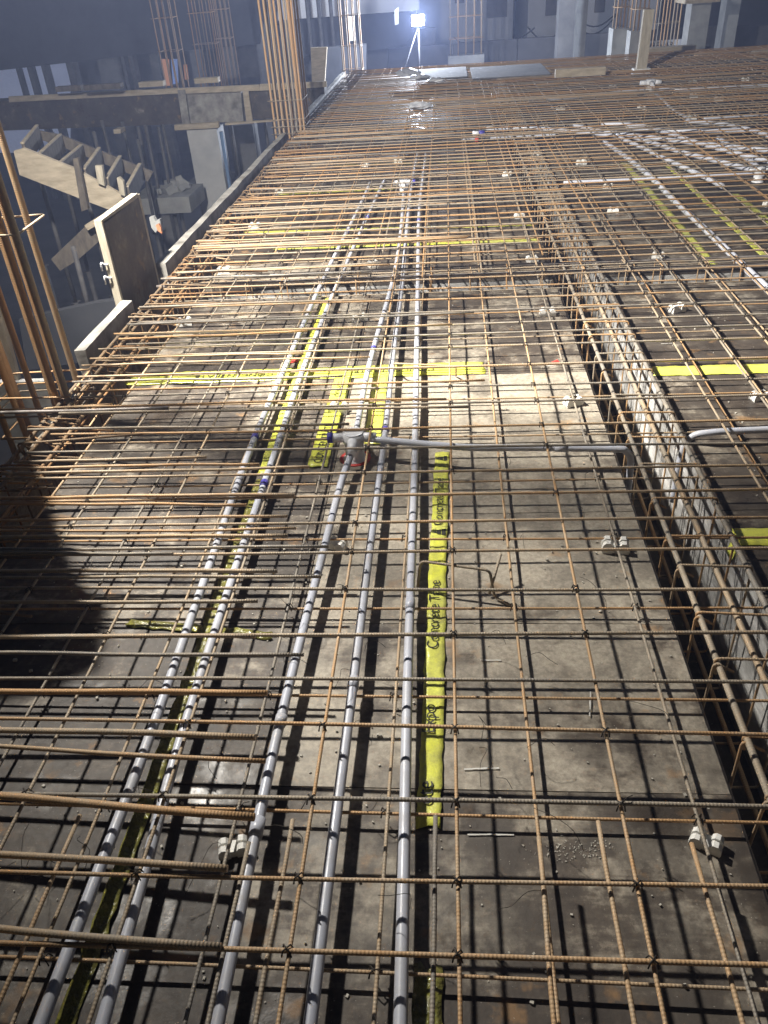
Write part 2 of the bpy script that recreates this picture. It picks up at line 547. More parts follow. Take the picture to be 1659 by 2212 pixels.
edge_board(5.28, 10.3, .135, 'long cement-splashed edge board from the standing panel to the thick far rebar bundle')
edge_board(11.3, 17.1, .10, 'far edge board beyond the thick rebar bundle')
edge_board(-1.2, 2.7, .02, 'edge board on the camera side of the tall rebar column')

# standing plywood panel in the gap
def xprism(name, mt, pts, x0, x1, parent):
    k = MB()
    k.prism([(x0, y, z) for y, z in pts], (x1 - x0, 0, 0))
    return k.build(name, mt, parent)
t = thing('formwork_panel', 'shade-darkened plywood panel with pale timber edges standing upright at the slab edge', 'form panel', (-2.0, 4.9, -.4))
xprism('plywood_sheet', M['plyshade'], [(4.60, -.4), (5.24, -.4), (5.22, .585), (4.585, .60)], -2.022, -2.0, t)
MB().b2((-2.045, 4.565, -.4), (-2.0, 4.597, .612)).build('edge_batten', M['timber_v'], t)
MB().b2((-2.045, 5.226, -.4), (-2.0, 5.256, .60)).build('edge_batten', M['timber_v'], t)
MB().b2((-2.045, 4.598, .588), (-2.0, 5.225, .612)).build('top_batten', M['timber_v'], t)
k = MB()
k.tube(fillet([(-2.03, 4.570, .36), (-2.03, 4.548, .36), (-2.055, 4.535, .38), (-2.06, 4.535, .33)], .008), .006, 6)
k.build('clamp', M['clear'], t)
k = MB()
k.tube(fillet([(-2.03, 4.570, .28), (-2.03, 4.548, .28), (-2.055, 4.535, .30), (-2.06, 4.535, .25)], .008), .006, 6)
k.build('clamp', M['clear'], t)

# ================================================================== REINFORCEMENT
ZT, ZB = .14, .035
top_y = [.46, .60, .76, .91, 1.10, 1.31, 1.47, 1.65, 1.85, 2.04, 2.20, 2.37, 2.53, 2.71, 2.88, 3.09, 3.25, 3.47, 3.71, 3.86, 4.0, 4.18, 4.38, 4.56, 4.74]
y = 4.90
while y < 16.9:
    top_y.append(y)
    y += .165 + R.uniform(-.02, .02)
low_y = [.40]
y = .77
while y < 16.9:
    low_y.append(y)
    y += .366 + R.uniform(-.012, .012)
top_x = [-1.52, -1.36, -1.03, -.69, -.335, 0.0, .37]
low_x = [-1.2, -.87, -.53, -.17, .19, .565]
rx = 1.09
rt, rb = [], []
while rx < XR - .1:
    rt.append(rx + rnd(.015))
    rb.append(rx + .10 + rnd(.015))
    rx += .215

tmat = thing('rebar_mat', 'upper grid of thin rusty bars tied over the conduits', 'rebar mat', (0, 0, ZT))
bmat_ = thing('rebar_mat', 'lower grid of thin bars lying just above the plywood under the conduits', 'rebar mat', (0, 0, ZB))
topcurves = []
for yy in top_y:
    n = 22 if yy < 6 else 14
    sl = R.uniform(-.010, .008) if yy > 1 else .006
    x0, x1 = -1.80 + R.uniform(-.05, .08), (XR if yy > 3.5 else 3.2)
    a, b = Vector((x0, yy - x0 * 0 + sl * x0, ZT)), Vector((x1, yy + sl * x1, ZT))
    pts = wob(a, b, n, .0045 if yy < 8 else .008, .0025)
    r = R.uniform(.0049, .0057) if yy < 5 else .0064
    MB().tube(pts, r, 8 if yy < 3 else 5).build('transverse_bar', M['barx' if yy < 6 else 'rustx'], tmat)
    topcurves.append((yy, sl))
for yy in low_y:
    sl = rnd(.006)
    x1 = XR if yy > 3.5 else 3.2
    MB().tube(wob((-1.82, yy - 1.82 * sl, ZB), (x1, yy + x1 * sl, ZB), 18, .003, .001), .0042, 8 if yy < 3 else 5).build('transverse_bar', M['rustx'], bmat_)
def lengthwise(x, z, mt, parent, y0=-.2, y1=16.9, r=.0047, n=40, nm='lengthwise_bar'):
    sl = rnd(.003)
    MB().tube(wob((x + sl * -4, y0, z), (x + sl * 8, y1, z), n, .005, .002), r, 7).build(nm, M[mt], parent)
for x in top_x:
    lengthwise(x, ZT - .0095, 'bary', tmat)
for x in low_x:
    lengthwise(x, ZB + .009, 'bary', bmat_)
for x in (-1.2, -.86, -.51, -.46, -.17, .17, .2, .55, .62, 1.0):
    lengthwise(x + rnd(.02), ZT - .010, 'rusty', tmat, 5.2 + rnd(.4), 16.9, .0058)
for x in rt:
    lengthwise(x, ZT - .0095, 'rusty' if x > 1.5 else 'bary', tmat, .3 if x < 2 else 3.0)
for x in rb:
    lengthwise(x, ZB + .009, 'rusty', bmat_, .3 if x < 2 else 3.0)

# lap bars: thicker top bars coming from the edge beam, ending over the bay (right end read from the picture)
laps = [(754, 916, .006, 0), (668, 1010, .006, 0), (636, 1069, .007, 0), (621, 1114, .0055, 0), (621, 1156, .007, 0), (710, 1180, .0055, 0), (599, 1231, .007, 0),
        (694, 1243, .0055, 0), (557, 1298, .006, 0), (552, 1374, .0065, 0), (656, 1413, .0055, 0), (577, 1497, .0078, 0), (552, 1590, .008, 0), (574, 1643, .006, .01),
        (550, 1765, .0095, .022), (491, 1877, .008, .012), (478, 2043, .008, .012), (560, 1002, .006, 0), (640, 1142, .005, 0), (365, 880, .0085, -.01), (740, 812, .0055, 0), (800, 770, .005, 0), (690, 740, .005, 0)]
for (px, py, r, tl) in laps:
    e = U(px, py, ZT + .012)
    a = Vector((-1.82 + rnd(.04), e.y + (e.x + 2.0) * tl * 3 + rnd(.01), ZT + .013))
    mt = 'steel' if (px, py) == (365, 880) else 'barx'
    if py > 1480:
        mt = 'rustx'
    if (px, py) == (365, 880):
        a.x = -2.6
    MB().tube(wob(a, e, 10, .003, .002), r, 8).build('lap_bar', M[mt], tmat)
# doubled bars over the edge side of the bay
for i in range(34):
    yy = R.uniform(1.9, 10.3)
    xe = R.uniform(-1.0, .3)
    rr_ = R.uniform(.005, .0068)
    MB().tube(wob((-1.80 + rnd(.05), yy + rnd(.03), ZT + .013), (xe, yy + rnd(.03), ZT + .012), 9, .004, .002), rr_, 7).build('lap_bar', M['barx' if R.random() < .6 else 'rustx'], tmat)
# short lengthwise laps starting under the camera
for (px, py) in [(941, 1762), (1290, 1775), (1495, 1822), (1160, 1808), (630, 1770), (540, 1820), (170, 1760)]:
    e = U(px, py, ZT - .022)
    MB().tube(wob(e, (e.x + rnd(.01), .2, ZT - .022), 8, .003, .001), .0052, 8).build('lap_bar', M['bary'], tmat)
# extra far bars so that the distant mat closes up as in the photo
for i in range(26):
    yy = R.uniform(6, 16.6)
    x0 = R.uniform(-1.9, 2)
    MB().tube(wob((x0, yy, ZT + .012), (x0 + R.uniform(1.5, 3.5), yy + rnd(.03), ZT + .012), 8, .004, .002), .0055, 5).build('lap_bar', M['rustx'], tmat)

# tie wires at the crossings, and their loose tails
k = MB()
def knot(c, s=1.0, tail=False):
    for sg in (1, -1):
        a = Vector((sg * .0085, .0085, .001)) * s
        k.tube([c + Vector((-a.x, -a.y, -.008 * s)), c + Vector((-a.x * .7, -a.y * .7, .006 * s)), c + Vector((a.x * .7, a.y * .7, .006 * s)), c + Vector((a.x, a.y, -.008 * s))], .0016 * s, 4)
    if tail:
        q = R.uniform(0, 6.3)
        d = Vector((math.cos(q), math.sin(q), R.uniform(-.1, .5))) * R.uniform(.012, .035)
        k.tube([c + Vector((0, 0, .006)), c + d * .5 + Vector((0, 0, .010)), c + d], .0011, 3)
for (yy, sl) in topcurves:
    if yy > 9: continue
    for x in top_x + rt:
        if x > 4 or R.random() > (.62 if yy < 6 else .4): continue
        knot(Vector((x, yy + sl * x, ZT + .001)), 1.15, R.random() < .5)
k.build('tie_wire', M['wire'], tmat)['kind'] = 'stuff'
k = MB()
for yy in low_y:
    if yy > 7: continue
    for x in low_x + rb:
        if x > 3 or R.random() > .6: continue
        knot(Vector((x, yy, ZB + .006)), 1.2, R.random() < .6)
for i in range(46):       # long springy ends of binding wire
    c = Vector((R.uniform(-1.2, .6), R.choice([R.uniform(.7, 2.2), R.uniform(.7, 4.5)]), R.uniform(.03, .14)))
    q = R.uniform(0, 6.3)
    l = R.uniform(.05, .16)
    d = Vector((math.cos(q), math.sin(q), 0)) * l
    k.tube(smoothline([c, c + d * .4 + Vector((0, 0, R.uniform(.01, .04))), c + d * .8 + Vector((rnd(.02), rnd(.02), .01)), c + d + Vector((0, 0, -.02))], 3), .0008, 3)
k.build('tie_wire', M['wire'], bmat_)['kind'] = 'stuff'

# ---- beam cages
def cage(name, label, axis, c0, c1, s0, s1, bars, z0, z1, pitch, sr=.0042, group=None):
    """stirrup loops across [c0,c1], bars along [s0,s1]; bars = (offset, z, radius, material)"""
    base = ((c0 + c1) / 2, s0, z0) if axis == 'y' else (s0, (c0 + c1) / 2, z0)
    t = thing(name, label, 'rebar cage', base)
    V = (lambda c, s, z: Vector((c, s, z))) if axis == 'y' else (lambda c, s, z: Vector((s, c, z)))
    for (o, z, r, mt) in bars:
        MB().tube(wob(V(o, s0, z), V(o, s1, z), 40, .0035, .002), r, 8).build('main_bar', M[mt + axis] if mt != 'steel' else M['steel'], t)
    s = s0 + .1
    ntot = 0
    while s < s1 and ntot < 95:
        ss = s + rnd(.025)
        dz = rnd(.008)
        lean = rnd(.02)
        h = .055
        loop = [V(c0 + .014, ss + .012, z1 - h), V(c0, ss + .010, z1 + dz), V(c1, ss + lean * .4, z1 + dz), V(c1, ss + lean, z0), V(c0, ss + lean, z0), V(c0 - .004, ss - .004, z1 + dz - .002), V(c0 + .05, ss - .012, z1 + dz - .03)]
        MB().tube(fillet(loop, .016, 3), sr, 6).build('stirrup', M[('old' if c0 < 0 else 'rust') + ('x' if axis == 'y' else 'y')], t)
        ntot += 1
        s += pitch * (1 if s < 8 else 1.3)
    return t
cage('beam_cage', 'beam cage of thick bars and hooked stirrups in the long whitened trough', 'y', .715, .945, .2, 16.8,
     [(.722, .085, .0095, 'bar'), (.70, -.06, .009, 'steel'), (.835, .083, .009, 'bar'), (.93, .085, .0095, 'bar'), (.76, -.44, .009, 'rust'), (.9, -.44, .009, 'rust'), (.925, -.1, .008, 'bar')], -.46, .097, .21)
cage('beam_cage', 'edge beam cage beside the stair void, bars crowded with hooked ends', 'y', -1.88, -1.70, .2, 16.8,
     [(-1.87, .09, .009, 'old'), (-1.81, .09, .009, 'old'), (-1.708, .09, .009, 'old'), (-1.9, -.35, .009, 'old'), (-1.72, -.35, .009, 'old'), (-1.75, .02, .006, 'old')], -.38, .10, .2)
cage('beam_cage', 'cross beam cage with bright straight bars running past the standing panel', 'x', 4.915, 5.085, -1.9, 6.9,
     [(4.925, .095, .0095, 'steel'), (5.0, .075, .007, 'rust'), (5.078, .095, .0085, 'steel'), (4.93, -.22, .008, 'rust'), (5.07, -.22, .008, 'rust')], -.25, .106, .24)
cage('beam_cage', 'far cross beam cage beside the thick rebar bundle', 'x', 10.6, 10.8, -1.9, 6.9,
     [(10.61, .095, .009, 'rust'), (10.79, .095, .009, 'rust'), (10.62, -.22, .008, 'rust')], -.25, .106, .26)

# hairpin bars hooked round the edge beam
hp = thing('hairpin_bars', 'row of hairpin bars hooked round the edge beam cage', 'rebar', (-1.9, 1.5, .1))
y = 1.45
while y < 10.2:
    if not (3.2 < y < 3.62):
        yy = y + rnd(.05)
        l1, l2 = R.uniform(.2, .7), R.uniform(.15, .4)
        zz = ZT - .004 + rnd(.014)
        xe = -1.835 + rnd(.035)
        sk = rnd(.09)
        pts = [(xe + l1, yy + sk, zz + rnd(.006)), (xe, yy, zz), (xe, yy + .02 + rnd(.01), zz - .07), (xe + l2, yy + .02 + rnd(.08), zz - .08 + rnd(.02))]
        MB().tube(fillet(pts, .02, 3), .005, 6).build('hairpin_bar', M['oldx' if R.random() < .75 else 'rustx'], hp)
    y += .19 if y < 7 else .24

# rebar chairs (bent supports)
def chair(pts, label):
    t = tag(MB().tube(fillet(pts, .02, 4), .0048, 7).build('rebar_chair', M['rustx'], None, pts[0]), label, 'rebar chair', 'bent bar chairs between the two mats')
a = U(902, 1268, .012); b = U(908, 1212, .115); c = U(1058, 1232, .115); d = U(1068, 1290, .012); e = U(1112, 1312, .008)
f = U(1080, 1195, .09)
chair([a, b, c, d, e], 'bent bar chair standing over the lettered yellow tape')
tag(MB().tube([c + Vector((0, 0, -.1)), U(1082, 1196, .10)], .005, 7).build('bar_offcut', M['rusty'], None, c), 'short rusty bar stub leaning beside the bent bar chair', 'rebar', None)
a = U(848, 1030 - 240, .02); b = U(852, 785, .10); c = U(1030 - 80, 795, .10); d = U(955, 830, .01)
chair([a, b, U(985, 791, .10), U(985, 812, .01)], 'bent bar chair standing on the crosswise yellow tape')

# ---- columns: bundles of starter bars
def column_cage(name, label, pts, z0, z1, r, loops, mt='rustz', group='starter bars of columns at the slab edge'):
    cx = sum(p[0] for p in pts) / len(pts)
    cy = sum(p[1] for p in pts) / len(pts)
    t = thing(name, label, 'rebar column', (cx, cy, z0), group)
    for (x, y) in pts:
        tx, ty = rnd(.02), rnd(.02)
        MB().tube(wob((x, y, z0), (x + tx, y + ty, z1 + rnd(.15)), 8, .004, 0), r, 9).build('upright_bar', M[mt], t)
    x0, x1 = min(p[0] for p in pts) - r, max(p[0] for p in pts) + r
    y0, y1 = min(p[1] for p in pts) - r, max(p[1] for p in pts) + r
    for z in loops:
        pl = [(x0 + .1, y0 - .004, z), (x0, y0, z), (x0, y1, z), (x1, y1, z + .01), (x1, y0, z), (x0 - .03, y0 - .004, z + .004)]
        MB().tube(fillet(pl, .02, 3), .0048, 6).build('tie_loop', M['rustx'], t)
    return t
c1 = [(-1.835, 3.30), (-1.86, 3.34), (-1.885, 3.535), (-2.06, 3.56), (-2.0, 3.30), (-2.16, 3.385), (-2.22, 3.52), (-2.2, 3.30), (-1.90, 3.31), (-1.99, 3.55)]
column_cage('rebar_column', 'tall cluster of thick rusty column bars at the slab edge before the stair void', c1, -.42, 3.3, .0155, [-.1, .02, .06, .12, .88, 1.9, 2.6])
c2 = []
for i in range(8):
    for j in range(3):
        if j == 1 and 0 < i < 7 and i % 2: continue
        c2.append((-2.13 + .052 * i + rnd(.012), 10.62 + .16 * j + rnd(.02)))
column_cage('rebar_column', 'thick bundle of many rusty column bars halfway along the slab edge', c2, -.42, 3.4, .0135, [.0, .08, .16, .24, .45])
c3 = [(-2.0 + .12 * i, 17.3 + .3 * j) for i in range(4) for j in range(2)]
column_cage('rebar_column', 'dim far cluster of column bars at the end of the slab edge', c3, -.42, 3.2, .011, [.1, .5, 1.0])
# timber post and grouted board beside the first column
t = MB().box((-2.30, 3.66, .05), (.075, .035, 1.15), Matrix.Rotation(.08, 3, 'Y')).build('timber_post', M['timber_v'], None, (-2.3, 3.66, -.5))
tag(t, 'pale timber post standing behind the tall rusty column bars', 'timber')
t = MB().b2((-2.42, 3.62, -.7), (-2.08, 3.66, .05)).build('column_form', M['concrete'], None, (-2.25, 3.64, -.7))
tag(t, 'pale grey board face low behind the tall column bars', 'form panel')

# added out-of-view board, shaped and sloped to cast the left shadow patch
t = thing('shadow_board', 'plywood board added out of view to cast the shadow patch on the left', 'board', (-2.25, 2.1, -.45))
k = MB()
p0, p1 = Vector((-2.12, 3.2, 1.62)), Vector((-1.55, 2.16, 1.05))
u = (p1 - p0).normalized()
v = u.cross(Vector((0, 0, 1))).normalized()
k.prism([p0 - v * .08, p0 + v * .10, p0.lerp(p1, .5) + v * .11, p0.lerp(p1, .62) + v * .15, p0.lerp(p1, .9) + v * .14, p1 + v * .07, p1 - v * .04 + u * .03, p1 - v * .13, p0.lerp(p1, .8) - v * .17, p0.lerp(p1, .66) - v * .12], (0, 0, .02))
k.build('sheet', M['plydark'], t)
MB().tube([(-2.03, 2.5, -.45), (-1.83, 2.6, 1.30)], .025, 8).build('prop', M['oldwood'], t)

# ================================================================== CONDUITS
def conduit(pts, label, r=.0145, couplers=(), n=12, mt='pvc', group=None, name='conduit', smooth=True):
    pts = [Vector(p) for p in pts]
    line = smoothline(pts, 6) if smooth else pts
    t = thing(name, label, 'conduit', tuple(pts[0]), group)
    MB().tube(line, r, n).build('pipe', M[mt], t)
    for (i, mt2, ln, rr) in couplers:
        i = min(max(i, 1), len(line) - 2)
        c = line[i]
        d = (line[i + 1] - line[i - 1]).normalized()
        MB().tube([c - d * ln / 2, c + d * ln / 2], rr, n).build('coupler', M[mt2], t)
    return t
ZP = .062
def pxl(lst, z=ZP):
    return [U(a, b, z) for a, b in lst]
def at(line, px):
    q = U(*px, ZP)
    return min(range(len(line)), key=lambda i: (line[i] - q).length)
def pipe(pxs, label, marks=(), z=ZP, extra=None, **kw):
    pts = pxl(pxs, z)
    if extra: pts = extra(pts)
    # resample so that couplers can sit anywhere
    line = smoothline(pts, 14)
    cp = [(at(line, p), mt, ln, rr) for (p, mt, ln, rr) in marks]
    kw.setdefault('r', .0142)
    return conduit(line, label, couplers=cp, smooth=False, **kw)
near = lambda pts: [pts[0] + (pts[0] - pts[1]).normalized() * .5] + pts
B_, W_ = 'coupler', 'pvc'
pipe([(100, 2180), (206, 1900), (320, 1600), (440, 1258), (545, 960), (622, 780), (700, 600), (770, 460), (800, 395)], 'long grey conduit nearest to the stair void, left of its twin', [((556, 938), B_, .035, .0165), ((515, 1040), W_, .06, .0165), ((752, 497), B_, .03, .0165)], extra=near)
pipe([(230, 2180), (313, 1880), (390, 1600), (505, 1240), (600, 960), (662, 780), (735, 600), (800, 455), (830, 390)], 'long grey conduit running close beside the outermost one', [((566, 1045), B_, .04, .0165), ((600, 950), W_, .05, .0165), ((792, 470), B_, .03, .0165)], extra=near)
bx = U(765, 958, .075)
pipe([(470, 2212), (560, 1765), (620, 1500), (690, 1225), (735, 1050), (757, 985)], 'grey conduit leading to the round white junction box from the camera side', [((541, 1790), W_, .05, .0175), ((600, 1560), W_, .03, .0165)], extra=near)
pipe([(770, 930), (800, 780), (850, 600), (866, 500), (872, 415)], 'grey conduit running from the round white junction box to the far white tee', [((790, 760), B_, .02, .0162)])
pipe([(670, 2212), (716, 1840), (760, 1500), (797, 1200), (832, 930), (850, 760), (870, 600), (881, 470), (890, 395), (902, 330)], 'long grey conduit passing just right of the round white junction box', [((832, 935), B_, .03, .017), ((846, 800), W_, .05, .0165), ((762, 1488), W_, .04, .0165)], extra=near)
pipe([(865, 2212), (873, 1840), (880, 1500), (890, 1180), (897, 950), (903, 600), (905, 470), (912, 395), (920, 330)], 'long grey conduit beside the lettered yellow tape', [((897, 872), W_, .03, .0165), ((906, 475), B_, .03, .0165), ((884, 1300), W_, .05, .016)], extra=near)
# crosswise conduit from the box, dipping into the beam trough
bp = Vector((bx.x, bx.y, .098))
e1 = U(1325, 970, .092)
pts = [bp + Vector((.05, 0, 0)), U(1000, 966, .098), U(1150, 967, .095), e1, e1 + Vector((.05, 0, -.012)), e1 + Vector((.075, 0, -.07)), e1 + Vector((.08, 0, -.3))]
conduit(pts, 'crosswise grey conduit from the junction box bending down into the beam trough', r=.0142, couplers=[(14, 'pvc', .05, .0165)])
a = U(1470, 945, .03)
conduit([Vector((.965, a.y - .02, -.28)), Vector((.97, a.y - .01, -.05)), Vector((1.0, a.y, .03)), U(1540, 934, .06), U(1659, 928, .06), U(1800, 922, .06)], 'grey conduit rising out of the beam trough and crossing the right-hand bay', r=.0142)
# right-hand bay
RB = 'grey conduits looping through the right-hand bay'
pipe([(1305, 306), (1360, 345), (1418, 394), (1451, 428), (1520, 492), (1593, 562), (1659, 625), (1740, 700)], 'thick pale conduit running lengthwise through the right-hand bay', r=.022, mt='pvcpale', group=RB)
pipe([(1217, 394), (1400, 387), (1560, 379), (1625, 376)], 'straight crosswise conduit running into the white box in the right-hand bay', mt='pvcpale', group=RB)
pipe([(1319, 287), (1400, 296), (1477, 306), (1570, 316), (1659, 325), (1740, 333)], 'pale conduit sweeping right from the cluster of bends at the far beam', r=.022, mt='pvcpale', group=RB)
pipe([(1365, 295), (1420, 312), (1477, 330), (1550, 348), (1628, 368)], 'conduit slanting from the cluster of bends to the white box', r=.022, mt='pvcpale', group=RB)
pipe([(1353, 277), (1400, 280), (1477, 283), (1560, 282), (1621, 282), (1659, 295), (1720, 315)], 'conduit following the far cross beam and bending toward the camera', r=.022, mt='pvcpale', group=RB)
pipe([(1551, 298), (1572, 312), (1595, 330), (1620, 347), (1642, 366)], 'short conduit dropping from the far beam to the white box', r=.022, mt='pvcpale', group=RB)
pipe([(1520, 256), (1590, 251), (1655, 246), (1750, 238)], 'short crosswise conduit beyond the far cross beam', mt='pvcpale', group=RB)
pipe([(1180, 214), (1262, 208), (1330, 200), (1392, 193)], 'far crosswise conduit entering the white four-way box from the left', mt='pvcpale', group=RB, r=.021)
pipe([(1415, 192), (1440, 193), (1477, 193), (1570, 189), (1659, 185), (1760, 180)], 'far crosswise conduit leaving the white four-way box to the right', mt='pvcpale', group=RB, r=.021)
pipe([(1411, 198), (1430, 214), (1451, 234), (1470, 246), (1487, 256)], 'dim conduit coming from the white four-way box toward the camera', mt='pvcpale', group=RB, r=.016)
pipe([(1399, 197), (1375, 210), (1356, 224), (1348, 233)], 'black flexible hose drooping from the white four-way box', mt='cable', group=RB, r=.016)
pipe([(1057, 277), (1100, 277), (1154, 277), (1240, 284), (1332, 293)], 'pale conduit with an open socket end along the far cross beam', [((1060, 277), 'pvcwhite', .1, .024)], r=.021, mt='pvcpale', group=RB)
pipe([(1000, 300), (1060, 297), (1130, 293), (1200, 290)], 'dull conduit beside the far cross beam with a small red and blue fitting', r=.014, mt='pvcpale', group=RB)

pipe([(1300, 268), (1380, 271), (1450, 290), (1540, 318), (1659, 348), (1750, 372)], 'pale conduit crossing over the others toward the camera side of the far beam', r=.021, mt='pvcpale', group=RB, z=.085)
pipe([(1480, 262), (1560, 268), (1620, 280), (1680, 300)], 'pale conduit curving along the far side of the far beam', r=.021, mt='pvcpale', group=RB, z=.085)
pipe([(1330, 286), (1345, 300), (1385, 318), (1440, 345), (1500, 372), (1560, 402)], 'pale conduit branching toward the yellow strips of the right-hand bay', r=.020, mt='pvcpale', group=RB, z=.08)
pipe([(1240, 271), (1290, 282), (1322, 287)], 'short pale conduit feeding the cluster of bends', r=.021, mt='pvcpale', group=RB, z=.08)
# junction boxes
def jbox(c, label, plug=None, lid=True, big=1.0, base=True):
    c = Vector(c)
    t = thing('junction_box', label, 'junction box', (c.x, c.y, 0))
    n = 20
    k = MB()
    prof = [(.046, .0), (.046, .006), (.037, .008), (.036, .070), (.040, .074), (.040, .112)]
    rings = []
    for (r, z) in prof:
        rings.append([(c.x + big * r * math.cos(2 * math.pi * i / n), c.y + big * r * math.sin(2 * math.pi * i / n), z * big) for i in range(n)])
    vs = [p for rg in rings for p in rg]
    fs = []
    for q in range(len(prof) - 1):
        for i in range(n):
            fs.append((q * n + i, q * n + (i + 1) % n, (q + 1) * n + (i + 1) % n, (q + 1) * n + i))
    k.add(vs, fs, True)
    k.f.append(tuple((len(prof) - 1) * n + i for i in range(n)))
    k.sm.append(False)
    k.build('body', M['pvcwhite'], t)
    k = MB()
    k.tube([(c.x, c.y, .1125 * big), (c.x, c.y, .117 * big)], .037 * big, 20)
    k.build('lid', M['pvcwhite'], t)
    z = .094 * big
    for (dx, dy) in ((1, 0), (-1, 0), (0, 1), (0, -1)):
        d = Vector((dx, dy, 0))
        o = Vector((c.x, c.y, z))
        drop = Vector((0, 0, -.022 if dy else 0)) * big
        MB().tube([o + d * .034 * big, o + d * .06 * big + drop * .5, o + d * .085 * big + drop], [.020 * big, .018 * big, .0172 * big], 14).build('spout', M['pvcwhite'], t)
        if plug and (dx, dy) == plug:
            MB().tube([o + d * .078 * big, o + d * .098 * big], .021 * big, 14).build('plug', M['coupler'], t)
    if base:
        k = MB()
        k.tube([(c.x, c.y, .001), (c.x, c.y, .005)], .06 * big, 16)
        k.build('base_ring', M['red'], t)
    return t
jbox((bx.x, bx.y, 0), 'round white junction box with four spouts and one blue plug', (-1, 0), big=1.12)
c = U(872, 402, .07)
jbox(c, 'small white tee box with blue ends far along the conduits', (1, 0), big=1.1, base=False)
c = U(1640, 374, .07)
jbox(c, 'white junction box in the right-hand bay where three conduits meet', big=1.1, base=False)
c = U(1404, 192, .08)
jbox(c, 'white four-way box with conduits spreading left and right on the far mat', big=1.7, base=False)
c = U(1034, 305, .06)
t = thing('pipe_fitting', 'small blue and red pipe fitting lying on the mat near the far beam', 'pipe fitting', tuple(c))
MB().tube([c + Vector((-.07, 0, .08)), c + Vector((.0, 0, .08))], .025, 10).build('socket', M['pvcwhite'], t)
MB().tube([c + Vector((0, 0, .08)), c + Vector((.06, .02, .08))], .027, 10).build('blue_end', M['coupler'], t)
MB().tube([c + Vector((-.02, 0, .0)), c + Vector((-.02, 0, .06))], .025, 10).build('red_stub', M['red'], t)

# ================================================================== SPACERS
sp0 = MB()
def spacer_mesh():
    k = MB()
    for s in (-1, 1):
        # a lobe with a chamfered top and a slit, as moulded cover blocks have
        p = [(.009, .0), (.040, .0), (.043, .010), (.040, .030), (.031, .040), (.018, .040), (.010, .030)]
        k.prism([(s * x, -.022, z) for x, z in p], (0, .018, 0))
        k.prism([(s * x, .004, z) for x, z in p], (0, .018, 0))
        k.prism([(s * x * .93, -.0045, z * .8) for x, z in p], (0, .009, 0))
    k.box((0, 0, .0125), (.026, .036, .025))
    return k
proto = spacer_mesh().build('cover_spacer', M['spacer'], None, (0, 0, 0))
SPL = 'white cover spacer block holding the rebar off the plywood deck'
spots = [(1366, 1178), (1527, 1815), (1232, 866), (1168, 675), (1463, 666), (1600, 855), (1157, 558), (1393, 553), (808, 569), (484, 582), (398, 695), (782, 686),
         (742, 882), (550, 488), (1127, 465), (1325, 454), (1292, 403), (1100, 376), (1256, 351), (1635, 441), (870, 346), (775, 356), (603, 413), (496, 1828), (728, 1174),
         (1331, 187), (1496, 177), (1605, 172), (1487, 208), (1385, 234), (1484, 254), (905, 232), (1160, 330), (1560, 215), (1210, 236), (1050, 178), (930, 176)]
special = {0: 'broad pale spacer block at the edge of the long beam trough', 1: 'large pale spacer block gripping a bar near the hooked stirrups', 2: 'pale spacer block standing on the lightest plywood sheet',
           12: 'pale spacer block between the two lettered yellow tapes', 23: 'wet shiny spacer block in the dim corner beside the thick lap bars', 24: 'small dark-sided spacer block beside the conduit to the junction box'}
allx = low_x + rb
for i, (px, py) in enumerate(spots):
    c = U(px, py, .02)
    c.z = 0
    near_x = min(allx, key=lambda q: abs(q - c.x))
    if abs(near_x - c.x) < .09 and i not in (1,):
        c.x = near_x
    o = proto if i == 0 else proto.copy()
    if i: col.objects.link(o)
    o.location = c
    s = (1.0 if py > 300 else 1.35) * R.uniform(.9, 1.12)
    if i in (1, 23, 24): s = .85
    o.scale = (s, s, s)
    o.rotation_euler = (0, 0, rnd(.5))
    tag(o, special.get(i, SPL), 'spacer', 'cover spacer blocks on the deck')
    if i not in special and py < 300:
        o['label'] = 'tiny pale spacer block on the far mat beyond the second cross beam'
        o['group'] = 'far spacer blocks'

